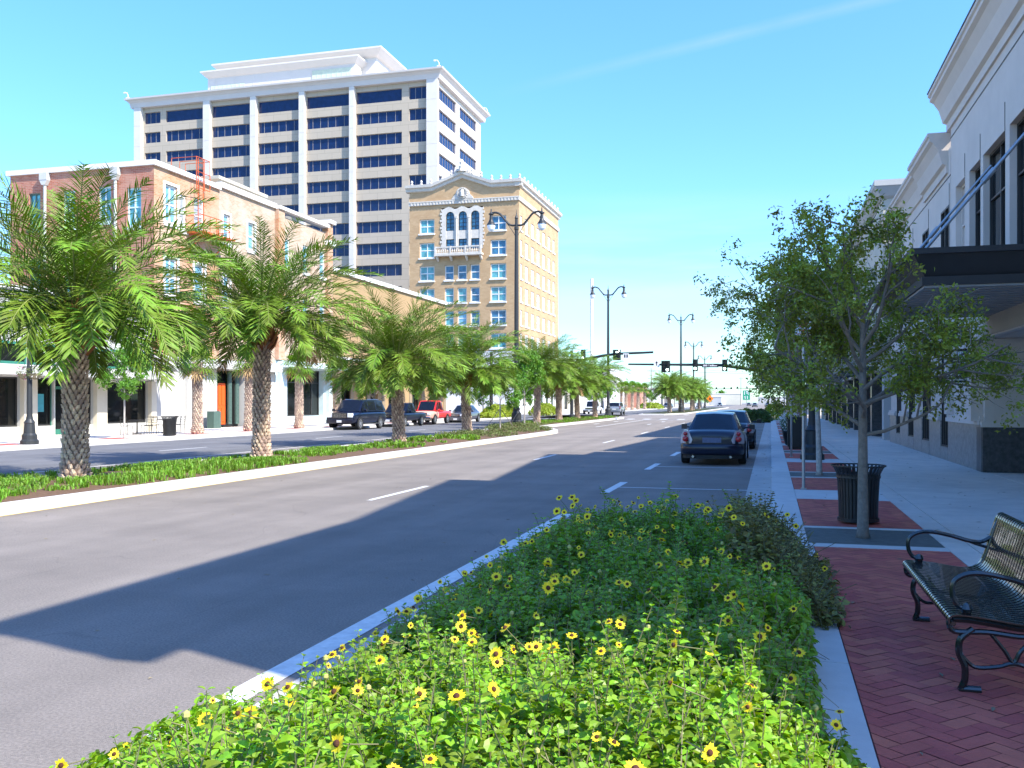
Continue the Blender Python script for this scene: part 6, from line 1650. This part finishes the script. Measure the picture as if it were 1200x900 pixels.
    for i in range(nst-1):
        A, B_ = cabr[i], cabr[i+1]
        for sg in (1,-1):
            def m(p): return (p[0]*sg,p[1],p[2])
            for k in range(5):
                q = [A[k],B_[k],B_[k+1],A[k+1]]
                if k == 1:      # side glass band, with a pillar at each end
                    if i in (0, nst-2):
                        # tapering quarter: small triangle of glass near the tall end
                        tall, low_ = (B_,A) if i == 0 else (A,B_)
                        g = [lerp(tall[1],low_[1],.04), lerp(tall[1],low_[1],.78), lerp(tall[2],low_[2],.30), lerp(tall[2],low_[2],.04)]
                        shell.quad(*[m(p) for p in q])
                        out = [(p[0]*1.012,p[1],p[2]) for p in g]
                        (sides[sg][0] if i == 0 else sides[sg][2]).quad(*[m(p) for p in out])
                        continue
                    s0,s1 = (.05,.95)
                    shell.quad(m(A[1]),m(lerp(A[1],B_[1],s0)),m(lerp(A[2],B_[2],s0)),m(A[2])); shell.quad(m(lerp(A[1],B_[1],s1)),m(B_[1]),m(B_[2]),m(lerp(A[2],B_[2],s1)))
                    tgt = sides[sg][0] if i == 1 else (sides[sg][1] if i == 2 else sides[sg][2])
                    tgt.quad(m(lerp(A[1],B_[1],s0)),m(lerp(A[1],B_[1],s1)),m(lerp(A[2],B_[2],s1)),m(lerp(A[2],B_[2],s0)))
                elif k == 4 and i in (0, nst-2):
                    # centre of the sloping screen
                    tall, low_ = (B_,A) if i == 0 else (A,B_)
                    t4,t5,l4,l5 = lerp(tall[4],low_[4],.06),lerp(tall[5],low_[5],.06),lerp(tall[4],low_[4],.97),lerp(tall[5],low_[5],.97)
                    parts['rear_window' if i == 0 else 'windscreen'].quad(m(t5),m(t4),m(l4),m(l5))
                    shell.quad(m(tall[5]),m(tall[4]),m(t4),m(t5)); shell.quad(m(l5),m(l4),m(low_[4]),m(low_[5]))
                else: shell.quad(*[m(p) for p in q])
    cabp = shell.build('cabin', paint, t, recalc=False)
    for nme, b_ in parts.items(): b_.build(nme, G_, cabp)
    for sg in (1,-1):
        for b_ in sides[sg]:
            if b_.v: b_.build('side_window', G_, cabp)
    # wheels, arches
    for y in ax_y:
        for sg in (1,-1):
            mb = MB(Matrix.Translation((sg*(hw-.0),y,wr)) @ Matrix.Rotation(R(90),4,'Y')); 
            mb.lathe([(wr*1.19,-.10),(wr*1.19,.012 if sg>0 else -.012),(wr*.9,.012 if sg>0 else -.012)],(0,0),26,0,False)
            vs = [(sg*(hw+.006),y+wr*1.16*math.cos(a),max(.22,wr+wr*1.16*math.sin(a))) for a in [2*PI*k/30 for k in range(30)]]
            ar = MB(); ar.add(vs,[tuple(range(30))]); ar.build('wheel_arch', M['car_trim'], t)
            wheel(t, sg*(hw-.09), y, wr, .22)
    # mirrors
    for sg in (1,-1):
        y = cab[-2][0]+.45; z = cab[-1][1]+.10
        mb = MB(); mb.tube([(sg*hw*.88,y,z-.03),(sg*(hw+.07),y,z)],.03,6); mb.prism([(y-.07,z-.07),(y+.05,z-.06),(y+.08,z+.02),(y+.03,z+.09),(y-.07,z+.09)],'x',sg*(hw+.06),sg*(hw+.23)); mb.build('mirror', paint, t)
    return t, h2, hw, st, cab
def skin(st, hw, y, z):
    """half width of the body at (y,z)"""
    for i in range(len(st)-1):
        if st[i][0] <= y <= st[i+1][0]:
            s = (y-st[i][0])/(st[i+1][0]-st[i][0]); return hw*(st[i][3]+(st[i+1][3]-st[i][3])*s)
    return hw
def blob(name, mt, par, c_, s_, seg=12, rows=8, rot=None):
    mb = MB(); vs = []; 
    pr = [(math.sin(PI*i/rows), -math.cos(PI*i/rows)) for i in range(rows+1)]
    mb.lathe([(max(.001,r_),z) for r_,z in pr],(0,0),seg,0,False)
    mb.v = [(c_[0]+x*s_[0], c_[1]+y*s_[1], c_[2]+z*s_[2]) for x,y,z in mb.v]
    return mb.build(name, mt, par, smooth=True)
def sedan_rear(t, h2, hw, paint):
    y = -h2
    # clear lamp clusters wrapping the corner with red rounds
    for sg in (1,-1):
        mb = MB(); P = [(sg*.88*hw,1.0),(sg*.74*hw,.985),(sg*.60*hw,.72),(sg*.64*hw,.62),(sg*.985*hw,.62),(sg*.985*hw,.82)]
        a = [(p[0], y-.035+.24*max(0,(abs(p[0])/hw-.55)/.42)**2, p[1]) for p in P]; b = [(p[0]*.97, q[1]+.14, p[1]) for p,q in zip(P,a)]
        mb.add(a+b,[(0,1,2,3,4,5),(11,10,9,8,7,6)]+[(i,(i+1)%6,6+(i+1)%6,6+i) for i in range(6)]); cl = mb.build('tail_light', M['tail_clear'], t, recalc=True)
        blob('red_lens', M['tail_red'], cl, (sg*.82*hw,y+.02,.745),(.085,.06,.08)); blob('red_lens', M['tail_red'], cl, (sg*.82*hw,y+.03,.89),(.062,.05,.058))
    mb = MB(); mb.box(-.34,.34,y-.006,y+.06,.80,.812); mb.build('boot_handle', M['car_trim'], t)
    mb = MB(); mb.box(-.26,.26,y-.012,y+.02,.64,.785); mb.build('number_plate', M['plate'], t)
    def plan(o, xm=.985, dy=0):
        P = []; n = 16
        for k in range(n+1):
            u = -1+2*k/n; P.append((u*hw*xm, y-.085*o+dy+.30*abs(u)**5+.02*u*u))
        return P+[(hw*.9, y+.5),(-hw*.9, y+.5)]
    mb = MB(); rings_ = []
    for z_,o_,xm in ((.30,.55,.95),(.36,.95,.985),(.50,1.0,.99),(.575,.9,.985),(.605,.45,.96)): rings_.append([(p[0],p[1],z_) for p in plan(o_,xm)])
    mb.add(*loft(rings_)); mb.build('bumper', paint, t, smooth=True, recalc=True)
    mb = MB(); mb.add(*loft([[(p[0],p[1],z_) for p in plan(.5,.93,.03)] for z_ in (.19,.299)])); mb.build('bumper_skirt', M['car_trim'], t)
    for x in (-.52,.52): mb = MB(); mb.tube([(x,y-.09,.25),(x,y+.1,.25)],.035,10); mb.build('exhaust', M['chrome'], t)
# two parked dark sedans by the right kerb
t,h2,hw,st,cab = car('sedan', M['car_navy'], 'nearest parked dark blue sedan, seen from behind with round red tail lamps', 'cars parked by the right kerb')
sedan_rear(t,h2,hw,M['car_navy']); near_sedan = t
for sg in (1,-1):
    blob('head_restraint', M['seat_grey'], t, (sg*.36,-.95,1.17),(.12,.05,.09))
def head_front(t, h2, hw, z, paint, w_=.34, h_=.16, grille=True, plate=True, dark=False):
    for sg in (1,-1):
        mb = MB(); mb.box(sg*(hw*.90),sg*(hw*.90-w_),h2-.16,h2+.005,z,z+h_); mb.build('headlight', M['head_clear'], t).modifiers.new('b','BEVEL').width=.02
    if grille:
        mb = MB(); x1 = hw*.90-w_-.03; mb.box(-x1,x1,h2-.1,h2+.012,z-.02,z+h_+.02)
        g = mb.build('grille', M['car_trim'], t)
        mb = MB()
        for k in range(5): mb.box(-x1+.02,x1-.02,h2+.013,h2+.02,z+h_*k/5+.01,z+h_*k/5+.022)
        for k in range(9): mb.box(-x1+.04+k*(2*x1-.1)/8,-x1+.055+k*(2*x1-.1)/8,h2+.0205,h2+.026,z,z+h_)
        mb.build('grille_bars', M['chrome'], g)
    mb = MB(); mb.box(-hw*.93,hw*.93,h2-.15,h2+.06,z-.38,z-.12); mb.build('bumper', paint, t).modifiers.new('b','BEVEL').width=.04
    if plate: mb = MB(); mb.box(-.17,.17,h2+.062,h2+.068,z-.32,z-.17); mb.build('number_plate', M['plate_white'], t)
head_front(t,h2,hw,.52,M['car_navy'],.4,.13)
t.location = (-1.60,29.2,.005)
t2,h2,hw,st,cab = car('sedan', M['car_black'], 'black sedan parked ahead of the nearest dark blue one', 'cars parked by the right kerb', H=1.44)
sedan_rear(t2,h2,hw,M['car_black']); head_front(t2,h2,hw,.52,M['car_black'],.4,.13); t2.location = (-1.50,38.3,.005)
# vehicles across the median, facing the camera
FX = -26.0
t,h2,hw,st,cab = car('suv', M['car_suv'], 'black sport utility vehicle with bright headlights, leftmost parked vehicle', 'vehicles parked across the median', L=5.35, Wd=2.0, H=1.93, cat='car')
head_front(t,h2,hw,.80,M['car_suv'],.36,.27); t.location = (-26.5,56.9,.005); t.rotation_euler=(0,0,PI)
mb = MB(); mb.tube([(-.78,-1.6,1.96),(-.78,.2,1.96)],.02,6); mb.tube([(.78,-1.6,1.96),(.78,.2,1.96)],.02,6); mb.build('roof_rack', M['chrome'], t)
mb = MB()
for sg in (1,-1): mb.box(sg*1.0,sg*1.08,-1.2,1.2,.34,.40)
mb.build('running_board', M['chrome'], t)
t,h2,hw,st,cab = car('pickup', M['car_suv'], 'dark blue pickup truck behind the black sport utility vehicle', 'vehicles parked across the median', L=5.3, Wd=1.95, H=1.72, cat='pickup')
head_front(t,h2,hw,.70,M['chrome'],.30,.18); t.location = (-26.4,64.4,.005); t.rotation_euler=(0,0,PI)
t,h2,hw,st,cab = car('pickup', M['car_red'], 'red pickup truck with faded pink bonnet and pale windscreen frame', 'vehicles parked across the median', hood=M['car_faded'], L=4.9, Wd=1.85, H=1.85, cat='pickup')
head_front(t,h2,hw,.70,M['chrome'],.26,.18); t.location = (-26.4,70.6,.05); t.rotation_euler=(0,0,PI)
t,h2,hw,st,cab = car('sedan', M['car_grey'], 'grey sedan parked last in the row beside the fourth date palm', 'vehicles parked across the median', H=1.5, L=4.8)
head_front(t,h2,hw,.55,M['car_grey'],.4,.15); t.location = (-26.3,78.7,.005); t.rotation_euler=(0,0,PI)
grey = t
# junction and beyond
t,h2,hw,st,cab = car('pickup', M['car_white'], 'white pickup waiting beyond the junction between the palm trunks', 'vehicles at the junction', L=5.5, Wd=2.0, H=1.95, cat='pickup')
head_front(t,h2,hw,.72,M['car_trim'],.3,.2); t.location = (-25.4,136,.005); t.rotation_euler=(0,0,PI)
t,h2,hw,st,cab = car('suv', M['car_silver'], 'silver hatchback van crossing the junction right of the last median palm', 'vehicles at the junction', L=4.6, Wd=1.85, H=1.72, name='silver_van', cat='van')
head_front(t,h2,hw,.75,M['car_silver'],.36,.2); t.location = (-20.7,129,.005); t.rotation_euler=(0,0,0)
for sg in (1,-1):
    mb = MB(); mb.box(sg*.80,sg*.90,-2.31,-2.2,.85,1.2); mb.build('tail_light', M['tail_red'], t)
mb = MB(); mb.box(-.25,.25,-2.312,-2.25,.72,.88); mb.build('number_plate', M['plate_white'], t)
for (x,y,rz,lab) in [(-5.2,330,0,'small dark car far down the street left of the green sign'),(-1.0,350,0,'tiny dark car far down the street right of the green sign'),(-9.2,420,0,'tiny car near the vanishing point'),(-24,330,PI,'tiny oncoming car beyond the far median'),(-28,262,PI,'car parked by the far white shops'),(-28,270,PI,'second car parked by the far white shops'),(-20.5,400,PI,'oncoming speck of a car by the far poles')]:
    c = copy_tree(grey); c.location = (x,y,.005); c.rotation_euler = (0,0,rz); c['label'] = lab; c['group'] = 'far cars down the street'
far_bits = random.Random(4)
for k in range(9):
    x = -60+far_bits.uniform(0,110); 
    c = copy_tree(gt); c.location = (x if abs(x+6) > 14 else x-26, 520+30*k, 0); s_ = far_bits.uniform(1.3,2.4); c.scale = (s_,s_,s_*.9); c['label'] = 'hazy far tree on the horizon line at the end of the street'; c['group'] = 'far trees on the horizon'
